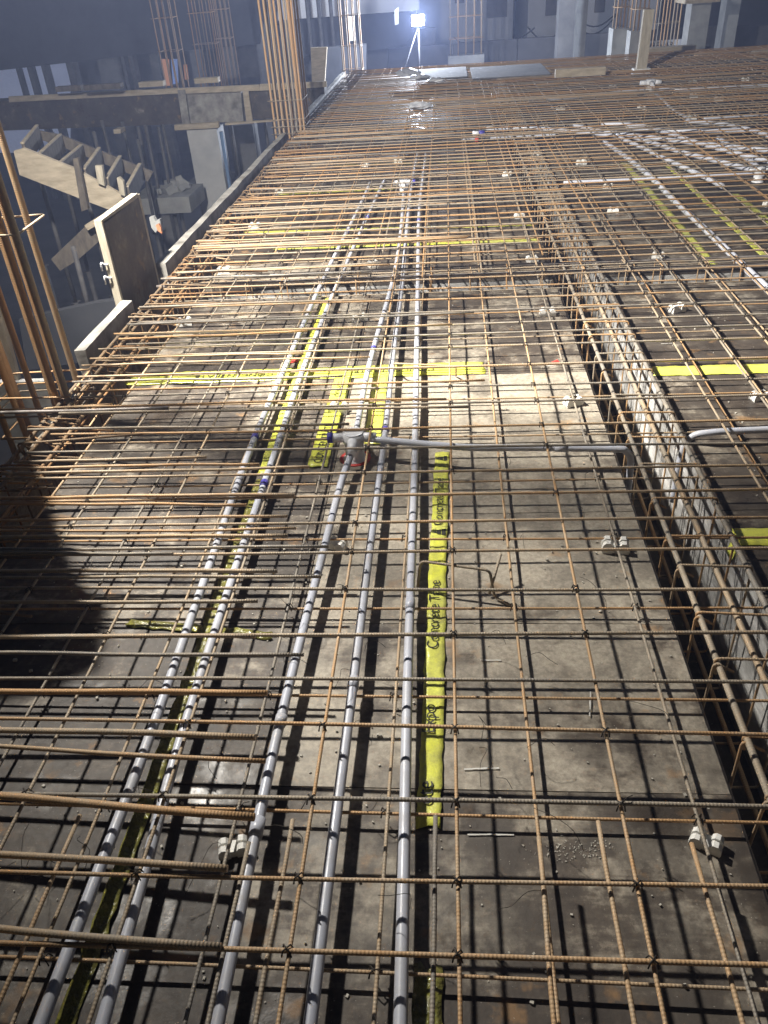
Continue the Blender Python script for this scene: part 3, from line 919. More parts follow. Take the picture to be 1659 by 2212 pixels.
# ================================================================== YELLOW TAPES
def text_mesh(s, size):
    cu = bpy.data.curves.new('t', 'FONT')
    cu.body = s
    cu.size = size
    cu.align_x = 'LEFT'
    cu.align_y = 'CENTER'
    ob = bpy.data.objects.new('t', cu)
    col.objects.link(ob)
    bpy.context.view_layer.update()
    me = bpy.data.meshes.new_from_object(ob.evaluated_get(bpy.context.evaluated_depsgraph_get()))
    bpy.data.objects.remove(ob)
    return me
TZ = .0055
def tape(a, b, wdt, label, texts=(), wr=.0016, name='yellow_tape', z=TZ, seed=0, mt='tape'):
    a, b = Vector((a[0], a[1], z)), Vector((b[0], b[1], z))
    rr = random.Random(seed + 5)
    d = b - a
    L_ = d.length
    u = d.normalized()
    v = Vector((-u.y, u.x, 0))
    n = max(6, int(L_ / .03))
    if n > 70: n = 70
    vs, fs = [], []
    W = 4
    for i in range(n + 1):
        j0 = rr.uniform(-.003, .003)
        for q in range(W + 1):
            o = (q / W - .5) * wdt
            ends = (rr.uniform(-.01, .01) if i in (0, n) else 0)
            vs.append(a + u * (L_ * i / n + ends) + v * (o + j0) + Vector((0, 0, abs(rr.gauss(0, wr)))))
    for i in range(n):
        for q in range(W):
            s0 = i * (W + 1) + q
            fs.append((s0, s0 + 1, s0 + W + 2, s0 + W + 1))
    nv = len(vs)
    t = thing(name, label, 'tape', tuple(a))
    k = MB()
    k.add(vs, fs, True)
    # underside so that the strip has a thickness
    rim = list(range(0, W + 1)) + [i * (W + 1) + W for i in range(1, n + 1)] + [n * (W + 1) + q for q in range(W - 1, -1, -1)] + [i * (W + 1) for i in range(n - 1, 0, -1)]
    lowv = [vs[i] - Vector((0, 0, .0012)) for i in rim]
    m0 = len(k.v)
    k.v += [tuple(p) for p in lowv]
    for q in range(len(rim)):
        k.f.append((rim[q], rim[(q + 1) % len(rim)], m0 + (q + 1) % len(rim), m0 + q))
        k.sm.append(False)
    k.build('strip', M[mt], t)
    for (s, along, size, flip, off, sx) in texts:
        me = text_mesh(s, size)
        ob = bpy.data.objects.new('lettering', me)
        me.materials.append(M['ink'])
        col.objects.link(ob)
        ob.parent = t
        ang = math.atan2(u.y, u.x) + (math.pi if flip else 0)
        p = u * along + v * off
        ob.location = (p.x, p.y, wr * 2.6)
        ob.rotation_euler = (0, 0, ang)
        ob.scale = (sx, 1, 1)
    return t
def icon(t, p, ang, s=.03):
    """small pointed mark printed between the words"""
    k = MB()
    c, sn = math.cos(ang), math.sin(ang)
    def q(x, y): return (p[0] + (x * c - y * sn) * s, p[1] + (x * sn + y * c) * s, TZ + .0046)
    for pts in ([(-.5, -.6), (.5, -.6), (.5, -.2), (-.5, -.2)], [(-.38, -.12), (.38, -.12), (.25, .3), (-.25, .3)], [(-.18, .36), (.18, .36), (0, .95)]):
        k.add([q(*a) for a in pts], [tuple(range(len(pts)))])
    k.build('printed_mark', M['ink'], t)
t1a, t1b = (-1.70, 3.71), (.17, 3.74)
tape(t1a, t1b, .14, 'crosswise yellow tape printed CONCENTRATE from the edge beam past five conduits', [('CONCENTRATE', .78, .05, True, 0, 1.15), ('CONCENTRATE', 1.62, .05, True, 0, 1.15), ('+', .22, .04, True, 0, 1)], seed=1)
tape((-.565, 2.80), (-.545, 3.67), .085, 'lengthwise yellow tape reading CONCENTRATE beside a spacer block', [('CONCENTRATE', .02, .05, False, 0, .95), ('CONCE', .64, .05, False, .0, .95)], z=TZ + .002, seed=2)
tape((-.785, 2.75), (-.78, 4.84), .055, 'lengthwise yellow tape running under the two outer conduits past the lettered crosswise tape', wr=.002, seed=3)
tape((-.79, .6), (-.787, 2.70), .042, 'wet dirty yellow tape, shade painted in, under the outer conduits on the camera side', wr=.0035, seed=33, mt='tape_dirty_shaded')
tape((-.345, 2.98), (-.355, 3.67), .075, 'short yellow tape in the shadow of the conduit beyond the junction box', z=TZ + .001, seed=4)
t = tape((-.066, 1.12), (-.040, 2.90), .060, 'lettered yellow tape reading Concrete Tape beside the right-most long conduit',
     [('Concrete Tape', 1.24, .050, False, .004, 1.05), ('Concrete Tape', .60, .050, False, .006, 1.05), ('Expo', .28, .050, False, .008, 1.0), ('ete', .06, .06, False, .01, .9)], wr=.0026, seed=5, mt='tape_faint')
icon(t, (-.040, 2.84), math.pi / 2, .036)
icon(t, (-.046, 2.32), math.pi / 2, .036)
tape((-.06, .2), (-.06, .80), .06, 'crumpled end of yellow tape in the dim foreground', wr=.005, seed=6, mt='tape_dirty_shaded')
tape((-1.06, 1.84), (-.57, 1.78), .034, 'short wet crosswise yellow tape under the outer conduits', wr=.003, seed=7, mt='tape_dirty_shaded')
tape((-1.66, 6.46), (.66, 6.34), .07, 'farther of two crosswise yellow tapes beyond the first cross beam', seed=8, mt='tape_faint')
tape((-1.33, 5.99), (.67, 5.92), .07, 'nearer of two crosswise yellow tapes beyond the first cross beam', seed=9, mt='tape_faint')
tape((.99, 3.64), (2.4, 3.64), .105, 'crosswise yellow tape starting at the long beam trough in the right-hand bay', seed=10)
tape((.995, 2.28), (1.8, 2.26), .10, 'yellow tape with a folded end hanging over the whitened trough side', seed=11)
k = MB()
c = Vector((.985, 2.28, .004))
k.prism([c, c + Vector((-.02, -.01, -.05)), c + Vector((-.015, -.06, -.06)), c + Vector((.0, -.055, .001))], (-.0015, 0, 0))
k.build('folded_tape_end', M['tape'], None, c)
tag(bpy.data.objects['folded_tape_end'], 'loose yellow tape end dangling into the beam trough', 'tape')
tape((1.70, 5.18), (1.71, 8.4), .075, 'lengthwise yellow tape beside the thick pale conduit of the right-hand bay', seed=12, mt='tape_faint')
tape((2.08, 5.3), (2.09, 8.2), .065, 'second lengthwise yellow tape in the right-hand bay', seed=13, mt='tape_faint')
tape((2.36, 5.2), (2.36, 7.0), .065, 'third lengthwise yellow tape in the right-hand bay', seed=14, mt='tape_faint')
tape((-1.6, 7.75), (-.5, 7.75), .09, 'faint yellow tape strip near the far tee box', seed=15, mt='tape_faint')
tape((-1.2, 8.9), (.4, 8.85), .09, 'faintest crosswise yellow tape toward the second cross beam', seed=16, mt='tape_faint')

# loose scraps
for (px, py, lab) in ((636, 780, 'small red plastic scrap beside the outermost conduit'), (1200, 785, 'small red plastic scrap beside the lightest plywood sheet')):
    c = U(px, py, .004)
    k = MB()
    k.box(c, (.05, .03, .004), Matrix.Rotation(.5, 3, 'Z'))
    k.prism([c + Vector((-.02, .01, .002)), c + Vector((.02, .012, .002)), c + Vector((.012, .018, .012))], (0, .004, 0))
    tag(k.build('plastic_scrap', M['red'], None, c), lab, 'scrap')
# crumbs of mortar and sawdust on the deck
k = MB()
for i in range(900):
    x, y = R.uniform(-1.6, .65), R.choice([R.uniform(.5, 2.5), R.uniform(.5, 6)])
    if R.random() < .25: x, y = R.uniform(1.0, 2.2), R.uniform(1.8, 6)
    if YC0 < y < YC1: continue
    s = abs(R.gauss(0, .0018)) + .0009
    k.box((x, y, .002 + s * .4), (s * 1.6, s * 1.2, s), Matrix.Rotation(R.uniform(0, 3), 3, 'Z'))
# cluster of sawdust crumbs near the foreground
for i in range(120):
    c = U(R.gauss(1240, 45), R.gauss(1838, 12), .003)
    s = abs(R.gauss(0, .001)) + .0006
    k.box(c, (s * 2, s, s), Matrix.Rotation(R.uniform(0, 3), 3, 'Z'))
tag(k.build('debris', M['debris']), 'pale crumbs of mortar scattered on the plywood', 'debris', kind='stuff')
# far rubbish on the mat
for i, (px, py, s, lab) in enumerate([(880, 165, .16, 'crumpled white plastic bag lying on the far end of the mat'), (905, 172, .12, 'small crumpled white plastic bag beside the larger one on the far mat'), (940, 178, .10, 'scrap of white plastic right of the crumpled bags on the far mat'), (905, 236, .12, 'white plastic scrap on the mat beyond the second cross beam')]):
    c = U(px, py, .15)
    k = MB()
    n = 10
    vs, fs = [], []
    for a in range(5):
        for b in range(n):
            r = s * math.sin(math.pi * (a + .5) / 5) * R.uniform(.6, 1.2)
            vs.append(c + Vector((r * 1.5 * math.cos(2 * math.pi * b / n), r * math.sin(2 * math.pi * b / n), s * .35 * (1 - math.cos(math.pi * (a + .5) / 5)) * R.uniform(.7, 1.2))))
    for a in range(4):
        for b in range(n):
            fs.append((a * n + b, a * n + (b + 1) % n, (a + 1) * n + (b + 1) % n, (a + 1) * n + b))
    fs += [tuple(reversed(range(n))), tuple(4 * n + b for b in range(n))]
    k.add(vs, fs)
    tag(k.build('plastic_bag', M['clear'], None, c), lab, 'bag')

# ================================================================== FLOODLIGHTS
def floodlight(loc, aim, power, size, label, scale=1.0, spread=180):
    loc, aim = Vector(loc), Vector(aim)
    d = (aim - loc).normalized()
    t = thing('floodlight', label, 'floodlight', tuple(loc))
    rot = d.to_track_quat('-Z', 'Y').to_matrix()
    s = scale
    k = MB()
    k.box((0, 0, .05 * s), (.34 * s, .26 * s, .07 * s))
    for i in range(5):
        k.box((0, (-.1 + .05 * i) * s, .1 * s), (.26 * s, .012 * s, .03 * s))
    k.v = [tuple(rot @ Vector(p) + loc) for p in k.v]
    k.build('housing', M['housing'], t)
    k = MB()
    k.box((0, 0, .008 * s), (.30 * s, .22 * s, .012 * s))
    k.v = [tuple(rot @ Vector(p) + loc) for p in k.v]
    k.build('lens', M['lampglow'], t)
    k = MB()
    k.tube([Vector((-.18 * s, 0, .05 * s)), Vector((-.18 * s, 0, .2 * s)), Vector((.18 * s, 0, .2 * s)), Vector((.18 * s, 0, .05 * s))], .01 * s, 6)
    k.v = [tuple(rot @ Vector(p) + loc) for p in k.v]
    k.build('bracket', M['housing'], t)
    la = bpy.data.lights.new('floodlight_beam', 'AREA')
    la.shape = 'SQUARE'
    la.size = size
    la.energy = power
    la.spread = math.radians(spread)
    la.color = (1.0, .95, .86)
    lo = bpy.data.objects.new('floodlight_beam', la)
    col.objects.link(lo)
    lo.parent = t
    lo.location = d * .02
    lo.rotation_euler = d.to_track_quat('-Z', 'Y').to_euler()
    return t, la
floodlight(LAMP, LAMP_AIM, LAMP_POWER, LAMP_SIZE, 'floodlight tied to the top of the tall column bars', .8, LAMP_SPREAD)
FL = UY(903, 44, 18.6)
t, la = floodlight(FL, (-.1, 4, .6), 20, .3, 'glaring white floodlight on a stand at the far end of the slab', .75)
la.color = (.82, .88, 1.0)
pl = bpy.data.lights.new('far_fill_light', 'POINT')  # added all-round fill at the far lamp, brightens walls and houses
pl.energy = FAR_FILL_POWER
pl.color = (.80, .87, 1.0)
pl.shadow_soft_size = .15
po = bpy.data.objects.new('far_fill_light', pl)
col.objects.link(po)
po.parent = t
po.location = (0, -.22, .05)
t = thing('lamp_stand', 'thin dark stand carrying the glaring floodlight at the far slab end', 'lamp stand', (FL.x, FL.y + .2, -.4))
MB().tube([(FL.x, FL.y + .2, -.4), (FL.x, FL.y + .2, FL.z + .1)], .02, 8).build('mast', M['housing'], t)
MB().b2((FL.x - .25, FL.y - .05, -.44), (FL.x + .25, FL.y + .45, -.4)).build('base', M['housing'], t)
MB().tube([(FL.x - .45, FL.y + .35, -.4), (FL.x, FL.y + .22, FL.z - .1)], .014, 6).build('brace', M['housing'], t)

# ================================================================== BACKGROUND LEFT: stair void and neighbouring frame
def yprism(name, mt, px, Y, depth, parent=None, org=None):
    k = MB()
    k.prism([UY(x, y, Y) for x, y in px], (0, depth, 0))
    return k.build(name, M[mt], parent, org)
# beam on the far side of the void
YB = 14.0
o = UY(400, 270, YB)
t = thing('beam', 'raised beam in formwork across the stair void topped by a lit plank', 'beam', (o.x, YB, o.z))
yprism('side_panel', 'plyshade', [(-260, 228), (390, 203), (394, 268), (-260, 292)], YB, .35, t)
yprism('side_panel', 'board', [(396, 202), (520, 196), (526, 262), (400, 268)], YB - .02, .35, t)
yprism('side_panel', 'plyshade', [(536, 196), (700, 186), (704, 250), (540, 258)], YB, .35, t)
yprism('top_plank', 'timber', [(18, 209), (385, 190), (386, 202), (20, 221)], YB - .07, .06, t)
yprism('top_plank', 'timber', [(386, 191), (560, 183), (561, 196), (386, 203)], YB - .09, .06, t)
yprism('top_plank', 'timber', [(561, 182), (705, 176), (706, 188), (561, 196)], YB - .07, .06, t)
yprism('batten', 'board', [(383, 195), (399, 194), (410, 268), (394, 269)], YB - .12, .05, t)
yprism('batten', 'timber', [(524, 197), (536, 196), (546, 262), (532, 263)], YB - .12, .05, t)
yprism('foot_plank', 'timber', [(376, 270), (472, 264), (473, 276), (377, 282)], YB - .16, .08, t)
yprism('foot_plank', 'timber', [(486, 266), (598, 258), (598, 262), (486, 271)], YB - .10, .08, t)
yprism('plank_end', 'timber', [(245, 280), (260, 279), (261, 288), (246, 289)], YB - 2.0, .2, t)
# pillars under it
def pillar(px, Y, depth, mt, label, name='concrete_pillar'):
    pts = [UY(x, y, Y) for x, y in px]
    base = pts[2].copy()
    k = MB()
    k.prism(pts, (0, depth, 0))
    return tag(k.build(name, M[mt], None, (base.x, Y, min(p.z for p in pts))), label, 'pillar')
def vpillar(xc, wd, Y, z0, z1, mt, label, dp=None, name='concrete_pillar'):
    dp = dp or wd
    t = thing(name, label, 'pillar', (xc, Y + dp / 2, z0))
    k = MB()
    k.b2((xc - wd / 2, Y, z0), (xc + wd / 2, Y + dp, z1))
    k.build('shaft', M[mt], t)
    return t
a, b = UY(403, 282, YB - .1), UY(468, 279, YB - .1)
vpillar((a.x + b.x) / 2, b.x - a.x, YB - .1, -3.5, a.z, 'fresh', 'pale square concrete pillar under the raised beam across the void', .45)
a, b = UY(492, 272, YB + 1.6), UY(545, 268, YB + 1.6)
vpillar((a.x + b.x) / 2, b.x - a.x, YB + 1.6, -3.5, a.z, 'concrete_d', 'dim concrete pillar behind the pale one under the raised beam', .4)
a = UY(478, 300, YB - .3)
tag(MB().tube([(a.x, YB - .25, -3.5), (a.x, YB - .25, a.z + .1)], .03, 8).build('drain_pipe', M['drain'], None, (a.x, YB - .25, -3.5)), 'slim blue pipe standing against the pale square pillar', 'pipe')
# far dark slab above, between the void and the sky glow
t = thing('unfinished_building', 'dark unfinished building frame filling the view beyond the stair void', 'building', (-9, 24, -3.5))
yprism('slab_edge', 'dark', [(-700, -400), (640, -400), (560, 95), (300, 118), (0, 152), (-700, 200)], 24, .6, t)
for (x, wdt) in ((-170, 60), (215, 50), (415, 22), (560, 30), (330, 18), (150, 14), (60, 10), (35, 6), (285, 10), (270, 6), (95, 8)):
    a, b = UY(x, 160, 24.2), UY(x + wdt, 160, 24.2)
    MB().b2((a.x, 24.0 + rnd(.1) + .2, -3.5), (b.x, 24.5, 2.2)).build('upright', M['concrete_d' if wdt > 15 else 'prop'], t)
yprism('lower_slab', 'dark', [(-700, 260), (640, 215), (640, 240), (-700, 330)], 24.05, .5, t)
t = thing('building', 'bluish wall with a painted glow seen through the openings of the dark frame', 'building', (-9, 30, -3.5))
yprism('glow_wall', 'glowwall', [(-500, 90), (150, 70), (150, 330), (-500, 330)], 30, .3, t)
yprism('wall', 'wall_d', [(150, 60), (700, 50), (700, 330), (150, 330)], 30.1, .3, t)
yprism('glow_panel', 'orange', [(348, 128), (363, 128), (366, 185), (352, 186)], 25, .1, t)  # glowing panels stand in for coloured light in the openings
yprism('glow_panel', 'blue', [(369, 128), (381, 128), (384, 180), (374, 182)], 25, .1, t)
yprism('glow_panel', 'orange', [(254, 152), (268, 151), (272, 186), (256, 187)], 25, .1, t)
yprism('glow_panel', 'blue', [(288, 146), (296, 146), (298, 186), (291, 186)], 25, .1, t)
yprism('glow_panel', 'orange', [(396, 140), (402, 140), (406, 172), (399, 172)], 25, .1, t)
# upper right part of that frame: beams and walls behind the rebar bundle
t = thing('unfinished_building', 'unfinished storey with deep dark beam behind the thick rebar bundle', 'building', (-3.5, 22, -3.5))
yprism('beam', 'dark', [(640, 42), (900, 25), (905, 70), (870, 100), (640, 125)], 23, .5, t)
yprism('wall', 'wall', [(600, -60), (905, -60), (905, 22), (600, 44)], 23.3, .2, t)
yprism('wall', 'concrete_d', [(480, 88), (940, 60), (940, 150), (480, 170)], 25, .3, t)
for x in (668, 692, 718, 745, 610):
    a = UY(x, 60, 22.8)
    MB().tube([(a.x, 22.8, -3.5), (a.x, 22.8, 3.5)], .05, 6).build('prop', M['prop'], t)
yprism('wall_form', 'timber', [(671, 103), (706, 102), (701, 178), (674, 180)], 17.2, .12, t)
yprism('wall_form', 'dark', [(707, 102), (790, 95), (790, 165), (702, 190)], 19.5, .2, t)
yprism('upright_plank', 'concrete', [(752, 35), (765, 35), (766, 88), (754, 88)], 19, .08, t)
yprism('upright_plank', 'concrete', [(852, 22), (861, 15), (861, 52), (853, 54)], 20, .08, t)
# props and poles standing under the neighbouring beam, in front of the dark
PR = 'slim steel props under the neighbouring formwork'
for i, (x, Y, ztop) in enumerate([(70, 9.0, .2), (120, 10.2, .3), (165, 9.2, -.1), (210, 11.5, .1), (240, 12.5, .1), (280, 13, .0), (310, 12.4, .0), (325, 12.9, -.05), (20, 10.5, .2), (95, 7.6, -.35), (185, 7.2, -.45), (240, 7.0, -.9), (300, 12, -.1), (350, 13, -.1), (365, 13.2, -.1), (510, 15, -.2), (580, 15, -.2), (600, 16, -.2)]):
    a = UY(x, 330, Y)
    t = thing('steel_prop', 'slim dark steel prop standing in the stair void', 'prop', (a.x, Y, -3.5), PR)
    MB().tube([(a.x, Y, -3.5), (a.x, Y, -1.4)], .034, 8).build('outer_tube', M['prop'], t)
    MB().tube([(a.x, Y, -1.4), (a.x + rnd(.03), Y, ztop)], .026, 8).build('inner_tube', M['prop'], t)
    MB().tube([(a.x - .06, Y, -1.42), (a.x + .06, Y, -1.38)], .012, 6).build('pin', M['prop'], t)
for i, (x, wd, Y) in enumerate([(342, 40, 19), (420, 46, 20.5), (470, 30, 22)]):
    pts_ = []
    for q in range(4):
        a = UY(x + wd * q / 3, 100, Y)
        pts_ += [(a.x, Y), (a.x, Y + .35)]
    column_cage('rebar_column', ['faint tall column bars rising beyond the lit plank', 'faint column bars rising beside the far concrete walls', 'faintest column bars before the far dark beam'][i], pts_, -.6, 3.8, .013, [.5, 1.1, 1.7], mt='oldz', group='far column bars')
for i, (x0, y0, x1, y1, Y) in enumerate([(120, 196, 175, 190, 13.6), (300, 186, 352, 181, 13.7), (180, 193, 260, 188, 13.5), (420, 178, 470, 170, 13.8)]):
    a, b = UY(x0, y0, Y), UY(x1, y1, Y)
    tag(MB().b2((a.x, Y, a.z - .02), (b.x, Y + .16, a.z + .05)).build('plank', M['timber' if i % 2 else 'oldwood'], None, (a.x, Y, a.z)), 'short loose plank lying on the raised beam across the void', 'plank', 'loose planks on the raised beam')
# stair formwork
YS = 8.0
o = UY(150, 390, YS)
t = thing('stair_formwork', 'timber stair formwork with wide pale stringer and riser boards with painted lit edges in the void', 'stair form', (o.x, YS, o.z))
yprism('stringer', 'timber', [(29, 326), (50, 320), (160, 364), (270, 424), (267, 442), (245, 457), (42, 378)], YS, .045, t)
for (x0, y0, x1, y1) in [(42, 299, 76, 284), (78, 324, 126, 302), (115, 352, 171, 323), (175, 353, 211, 334), (224, 373, 256, 352), (268, 391, 299, 369)]:
    a = UY(x0, y0, YS + .05)
    b = UY(x1, y1, YS + 1.15)
    bz = (a.z + b.z) / 2
    k = MB()
    dz = Vector((0, 0, -.17))
    aa, bb = Vector((a.x, YS + .05, bz)), Vector((b.x, YS + 1.2, bz))
    k.prism([aa, aa + dz, bb + dz, bb], (.03, .0, 0))
    k.build('riser_board', M['oldwood'], t)
    k = MB()
    k.prism([aa + Vector((-.002, -.002, .001)), bb + Vector((-.002, 0, .001)), bb + Vector((.034, 0, .001)), aa + Vector((.034, 0, .001))], (0, 0, .012))
    k.build('painted_lit_edge', M['timber'], t)  # pale strip paints the lit top edge of the riser board
yprism('far_stringer', 'oldwood', [(80, 282), (130, 292), (330, 372), (320, 392), (120, 312), (80, 300)], YS + 1.25, .04, t)
yprism('cleat', 'timber_v', [(205, 358), (220, 358), (226, 402), (211, 396)], YS - .05, .045, t)
yprism('cleat', 'timber_v', [(252, 385), (256, 382), (266, 392), (270, 424), (259, 420)], YS - .05, .045, t)
yprism('brace', 'oldwood', [(157, 343), (168, 342), (190, 452), (176, 457)], YS - .10, .045, t)
# lower slab edges and rubble in the void
t = thing('lower_landing', 'grey concrete landing with rubble below the slab beside the pale pillar', 'landing', (-3.2, 10.5, -3.5))
o1 = UY(300, 428, 11)
o1 = UY(300, 430, 12.7)
MB().b2((o1.x - .15, 12.7, o1.z - .24), (UY(408, 430, 12.7).x, 13.6, o1.z)).build('slab', M['concrete'], t)
MB().b2((UY(390, 430, 14.6).x, 14.6, o1.z - .5), (-2.3, 16, o1.z - .3)).build('slab', M['concrete_d'], t)
MB().b2((o1.x + .1, 12.8, -3.5), (o1.x + .4, 13.1, o1.z - .24)).build('support', M['concrete_d'], t)
for (x, y, s) in ((372, 385, .16), (360, 398, .10), (345, 410, .08), (388, 400, .1)):
    c = UY(x, y, 13.1)
    for i in range(5):
        k = MB()
        k.box((c.x + rnd(s), 13.1 + rnd(.2), o1.z + s * .5 + rnd(.02)), (s * R.uniform(.6, 1.3), s, s * R.uniform(.6, 1.2)), Matrix.Rotation(R.uniform(0, 3), 3, Vector((rnd(1), rnd(1), 1)).normalized()))
        k.build('rubble', M['concrete'], t)
o2 = UY(100, 520, 7.0)
t = thing('landing_formwork', 'dim sloped boards of the lower stair flight in the void', 'stair form', (o2.x, 7, -2.2))
yprism('soffit_board', 'oldwood', [(185, 488), (268, 440), (272, 470), (170, 560), (130, 585), (110, 560)], 7.6, .05, t)
yprism('soffit_board', 'timber', [(182, 487), (222, 462), (223, 478), (190, 498)], 7.5, .05, t)
yprism('deck_board', 'dark', [(40, 690), (205, 655), (330, 640), (330, 760), (60, 800)], 6.2, .08, t)
k = MB()
a, b = UY(105, 830, 4.6), UY(200, 790, 4.6)
# loose hoarding sheet behind the board (printed orange and blue)
t = yprism('plastic_sack', 'concrete', [(322, 470), (331, 468), (336, 478), (345, 474), (350, 498), (342, 494), (336, 503), (327, 492)], 6.4, .05)
tag(t, 'scrap of printed sacking caught behind the standing panel', 'sack')
t = yprism('cloth_rag', 'rag', [(336, 487), (343, 484), (347, 493), (350, 505), (341, 499)], 6.3, .03)
tag(t, 'small orange rag caught behind the standing panel', 'rag')

# ================================================================== BACKGROUND RIGHT: end of slab, walls, houses
YW = 24.0
t = thing('boundary_wall', 'long grey boundary wall beyond the far slab end', 'wall', (3, YW, -3.5))
a, b = UY(700, 100, YW), UY(2000, 60, YW)
zt = UY(1150, 84, YW).z
n = 9
for i in range(n):
    x0 = a.x + (b.x - a.x) * i / n
    x1 = a.x + (b.x - a.x) * (i + 1) / n
    MB().b2((x0 + .01, YW, -3.5), (x1 - .01, YW + .2, zt + rnd(.03))).build('wall_bay', M['wall_d'], t)
YH = 30.0
def house(label, x0, x1, wins, ytop=6.5, Y=YH):
    a, b = UY(x0, 40, Y), UY(x1, 40, Y)
    t = thing('house', label, 'house', ((a.x + b.x) / 2, Y, -3.5))
    MB().b2((a.x, Y, -3.5), (b.x, Y + 5, ytop)).build('wall', M['wall'], t)
    for (u0, v0, u1, v1) in wins:
        p, q = UY(u0, v0, Y), UY(u1, v1, Y)
        wdw = MB().b2((p.x, Y - .05, q.z), (q.x, Y - .005, p.z)).build('window', M['frame'], t)
        MB().b2((p.x + .06, Y - .07, q.z + .06), (q.x - .06, Y - .052, p.z - .06)).build('pane', M['glass'], wdw)
    MB().b2((a.x - .1, Y - .15, ytop), (b.x + .1, Y + 5.1, ytop + .25)).build('parapet', M['wall'], t)
    return t
house('white plastered house behind the glaring floodlight', 880, 1108, [(982, -70, 1003, 6), (1052, -30, 1095, 36)])
house('white plastered house right of the dark gap between the houses', 1140, 1420, [(1182, -60, 1212, 32), (1290, -60, 1305, 26)])
vs_ = UY(1110, 20, YH + 3), UY(1140, 20, YH + 3)
t = thing('building', 'black unlit block filling the gap between the white houses', 'building', (vs_[0].x, YH + 6, -3.5))
MB().b2((vs_[0].x - 1, YH + 5.5, -3.5), (vs_[1].x + 1.2, YH + 7, 6)).build('wall', M['dark'], t)
t = thing('building', 'dark unlit building mass at the far right', 'building', (18, 33, -3.5))
a = UY(1425, 20, 33)
MB().b2((a.x, 33, -3.5), (a.x + 16, 36, 8)).build('wall', M['dark'], t)
# sagging cables in front of the white houses
for i, (x0, y0, x1, y1, sag) in enumerate([(1140, 58, 1206, 72, .25), (1080, 95, 1155, 60, .1), (1255, 48, 1330, 30, .2), (1255, 68, 1335, 28, .25), (980, 80, 1060, 100, .2)]):
    a, b = UY(x0, y0, 27), UY(x1, y1, 27)
    mids = [a.lerp(b, q / 8) + Vector((0, 0, -sag * math.sin(math.pi * q / 8))) for q in range(9)]
    tag(MB().tube(mids, .02, 5).build('cable', M['cable'], None, a), 'thin dark cable sagging in front of the white houses', 'cable', 'cables in front of the houses')
# end of slab kerb of grey sheet and bare deck
t = thing('deck_sheet', 'bare grey plywood sheets at the far end of the mat', 'form panel', (1, 16.6, 0))
for (p0, p1) in (((905, 150), (1010, 165)), ((1015, 146), (1190, 160))):
    a, b = U(p0[0], p0[1], .17), U(p1[0], p1[1], .17)
    MB().b2((a.x, min(a.y, b.y), .155), (b.x, max(a.y, b.y), .172)).build('sheet', M['concrete_d'], t)
a = U(1200, 162, .2)
t = MB().b2((a.x, a.y, .16), (a.x + .75, a.y + .12, .27)).build('timber_block', M['timber'], None, (a.x, a.y, .16))
tag(t, 'pale yellow timber beam offcut lying on the far mat', 'timber')
# white upright plank
a = U(1385, 155, .12)
t = thing('upright_post', 'pale upright timber post on a small base at the far slab edge', 'timber', (a.x, a.y, .1))
k = MB()
k.box((a.x, a.y, .52), (.15, .1, .86), Matrix.Rotation(.02, 3, 'Y'))
k.build('post', M['timber_v'], t)
MB().b2((a.x - .13, a.y - .1, .08), (a.x + .12, a.y + .1, .17)).build('base', M['spacer'], t)
# concrete stub with starter bars
def stub(x0, x1, ytop, Y, z1, label, barz, nb=4):
    a, b = UY(x0, ytop, Y), UY(x1, ytop, Y)
    t = thing('column_stub', label, 'column', ((a.x + b.x) / 2, Y, -3.5))
    MB().b2((a.x, Y, -3.5), (b.x, Y + .5, a.z)).build('concrete', M['concrete'], t)
    for i in range(nb):
        for j in range(2):
            x = a.x + .06 + (b.x - a.x - .12) * i / (nb - 1)
            MB().tube([(x, Y + .08 + .34 * j, a.z - .02), (x + rnd(.03), Y + .08 + .34 * j, barz + rnd(.2))], .014, 6).build('starter_bar', M['rustz'], t)
    for z in (a.z + .35, a.z + .8):
        MB().tube([(a.x + .03, Y + .05, z), (b.x - .03, Y + .05, z), (b.x - .03, Y + .45, z), (a.x + .03, Y + .45, z), (a.x + .03, Y + .05, z)], .008, 5).build('tie_loop', M['rustx'], t)
    return t
stub(1325, 1362, 63, 18.2, 0, 'cast concrete column stub left of the pale upright post with bars rising', 3.2)
stub(1363, 1404, 68, 17.8, 0, 'cast concrete column stub behind the pale upright post with bars rising', 3.2)
stub(968, 1046, 122, 22.0, 0, 'low pale concrete stub with thin bars before the grey boundary wall', 2.2, 5)
c4 = []
for i in range(4):
    a = UY(1418 + 15 * i, 90, 19.5)
    c4 += [(a.x, 19.5), (a.x, 19.8)]
column_cage('rebar_column', 'tall rusty bar cluster between the column stubs and the plain pillars', c4, -.6, 3.4, .014, [.4, .9, 1.4, 1.9, 2.4], group='far column bars')
def far_pillar(x0, x1, Y, z1, mt, label):
    a, b = UY(x0, 70, Y), UY(x1, 70, Y)
    return vpillar((a.x + b.x) / 2, b.x - a.x, Y, -3.5, z1, mt, label, .45)
far_pillar(1205, 1240, 20.5, 4, 'concrete_d', 'brownish far pillar left of its grey twin before the white house')
far_pillar(1244, 1266, 21.5, 4, 'concrete', 'slim grey far pillar beside the brownish one')
p_ = far_pillar(1487, 1528, 19.0, 1.72, 'concrete', 'plain concrete pillar with a widened head at the far right')
MB().b2((p_.location.x - .42, 18.8, 1.72), (p_.location.x + .42, 19.65, 1.9)).build('head', M['timber'], p_) if False else None
far_pillar(1560, 1590, 21.0, 3.5, 'concrete', 'slimmer plain concrete pillar beside the one with a widened head')
a, b = UY(1475, 8, 18.9), UY(1550, 0, 18.9)
t = MB().b2((a.x, 18.7, a.z), (b.x, 19.6, a.z + .16)).build('pillar_cap', M['timber'], None, (a.x, 18.7, a.z))
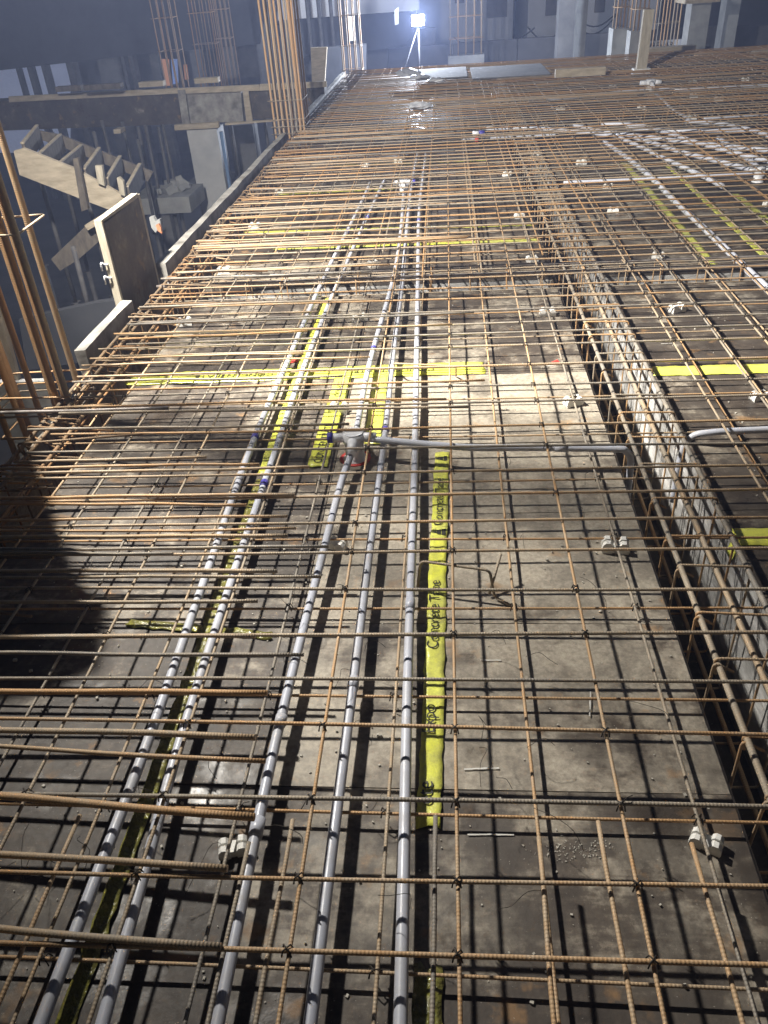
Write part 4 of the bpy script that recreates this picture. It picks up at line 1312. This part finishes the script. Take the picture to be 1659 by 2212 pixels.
tag(t, 'timber form collar round the head of the far plain pillar', 'form board')
# banner with bold letters
a, b = UY(1402, 108, 22), UY(1510, 82, 22)
t = thing('banner', 'white banner with bold dark letters half hidden behind the far rebar', 'banner', ((a.x + b.x) / 2, 22, a.z))
MB().b2((a.x, 22, a.z - .1), (b.x, 22.03, b.z)).build('cloth', M['wall'], t)
me = text_mesh('REVAR', (b.z - a.z) * .95)
ob = bpy.data.objects.new('lettering', me)
me.materials.append(M['ink'])
col.objects.link(ob)
ob.parent = t
ob.rotation_euler = (math.pi / 2, 0, 0)
ob.location = ((a.x - b.x) / 2 + .03, -.012, (b.z - a.z) * .42)
# timber on the far slab edge
a, b = UY(1390, 117, 17.5), UY(1500, 108, 17.5)
t = MB().b2((a.x, 17.4, a.z - .06), (b.x, 17.65, a.z + .1)).build('timber_stack', M['timber'], None, (a.x, 17.4, a.z))
tag(t, 'long timber baulk lying along the far slab edge before the banner', 'timber')
t = MB().b2((a.x - .1, 17.2, -.4), (XR + 2, 17.32, .08)).build('edge_board', M['oldwood'], None, (a.x, 17.2, -.4))
tag(t, 'dark board closing the far end of the right-hand bay', 'form board', 'boards closing the slab edge')
a = UY(1640, 121, 16.5)
k = MB()
k.tube([a + Vector((-.12, 0, .0)), a + Vector((.6, .1, .02))], [.10, .14], 10)
tag(k.build('log', M['timber'], None, a), 'pale round log end at the far right of the mat', 'timber')
a, b = UY(1500, 118, 17), UY(1660, 100, 17)
tag(MB().tube([a, (a + b) / 2 + Vector((0, 0, -.02)), b + Vector((.5, 0, .03))], .035, 7).build('long_bar', M['rustx'], None, a), 'long rusty pole lying above the far slab edge at the right', 'pole')

# ================================================================== ADDED HAZE
k = MB()
k.b2((-64, -9, -4.6), (64, 94, 9.5))
hz = k.build('haze', bpy.data.materials.new('veil_haze'))  # added blue scatter, stands in for the lens veil at upper left
hm = hz.data.materials[0]
hm.use_nodes = True
hm.node_tree.nodes.remove(hm.node_tree.nodes['Principled BSDF'])
pv = hm.node_tree.nodes.new('ShaderNodeVolumePrincipled')
pv.inputs['Color'].default_value = (.50, .61, 1.0, 1)
pv.inputs['Density'].default_value = .0085
hm.node_tree.links.new(pv.outputs[0], hm.node_tree.nodes['Material Output'].inputs['Volume'])
tag(hz, 'bluish haze added to the night air as a veil of glow', 'haze', kind='stuff')
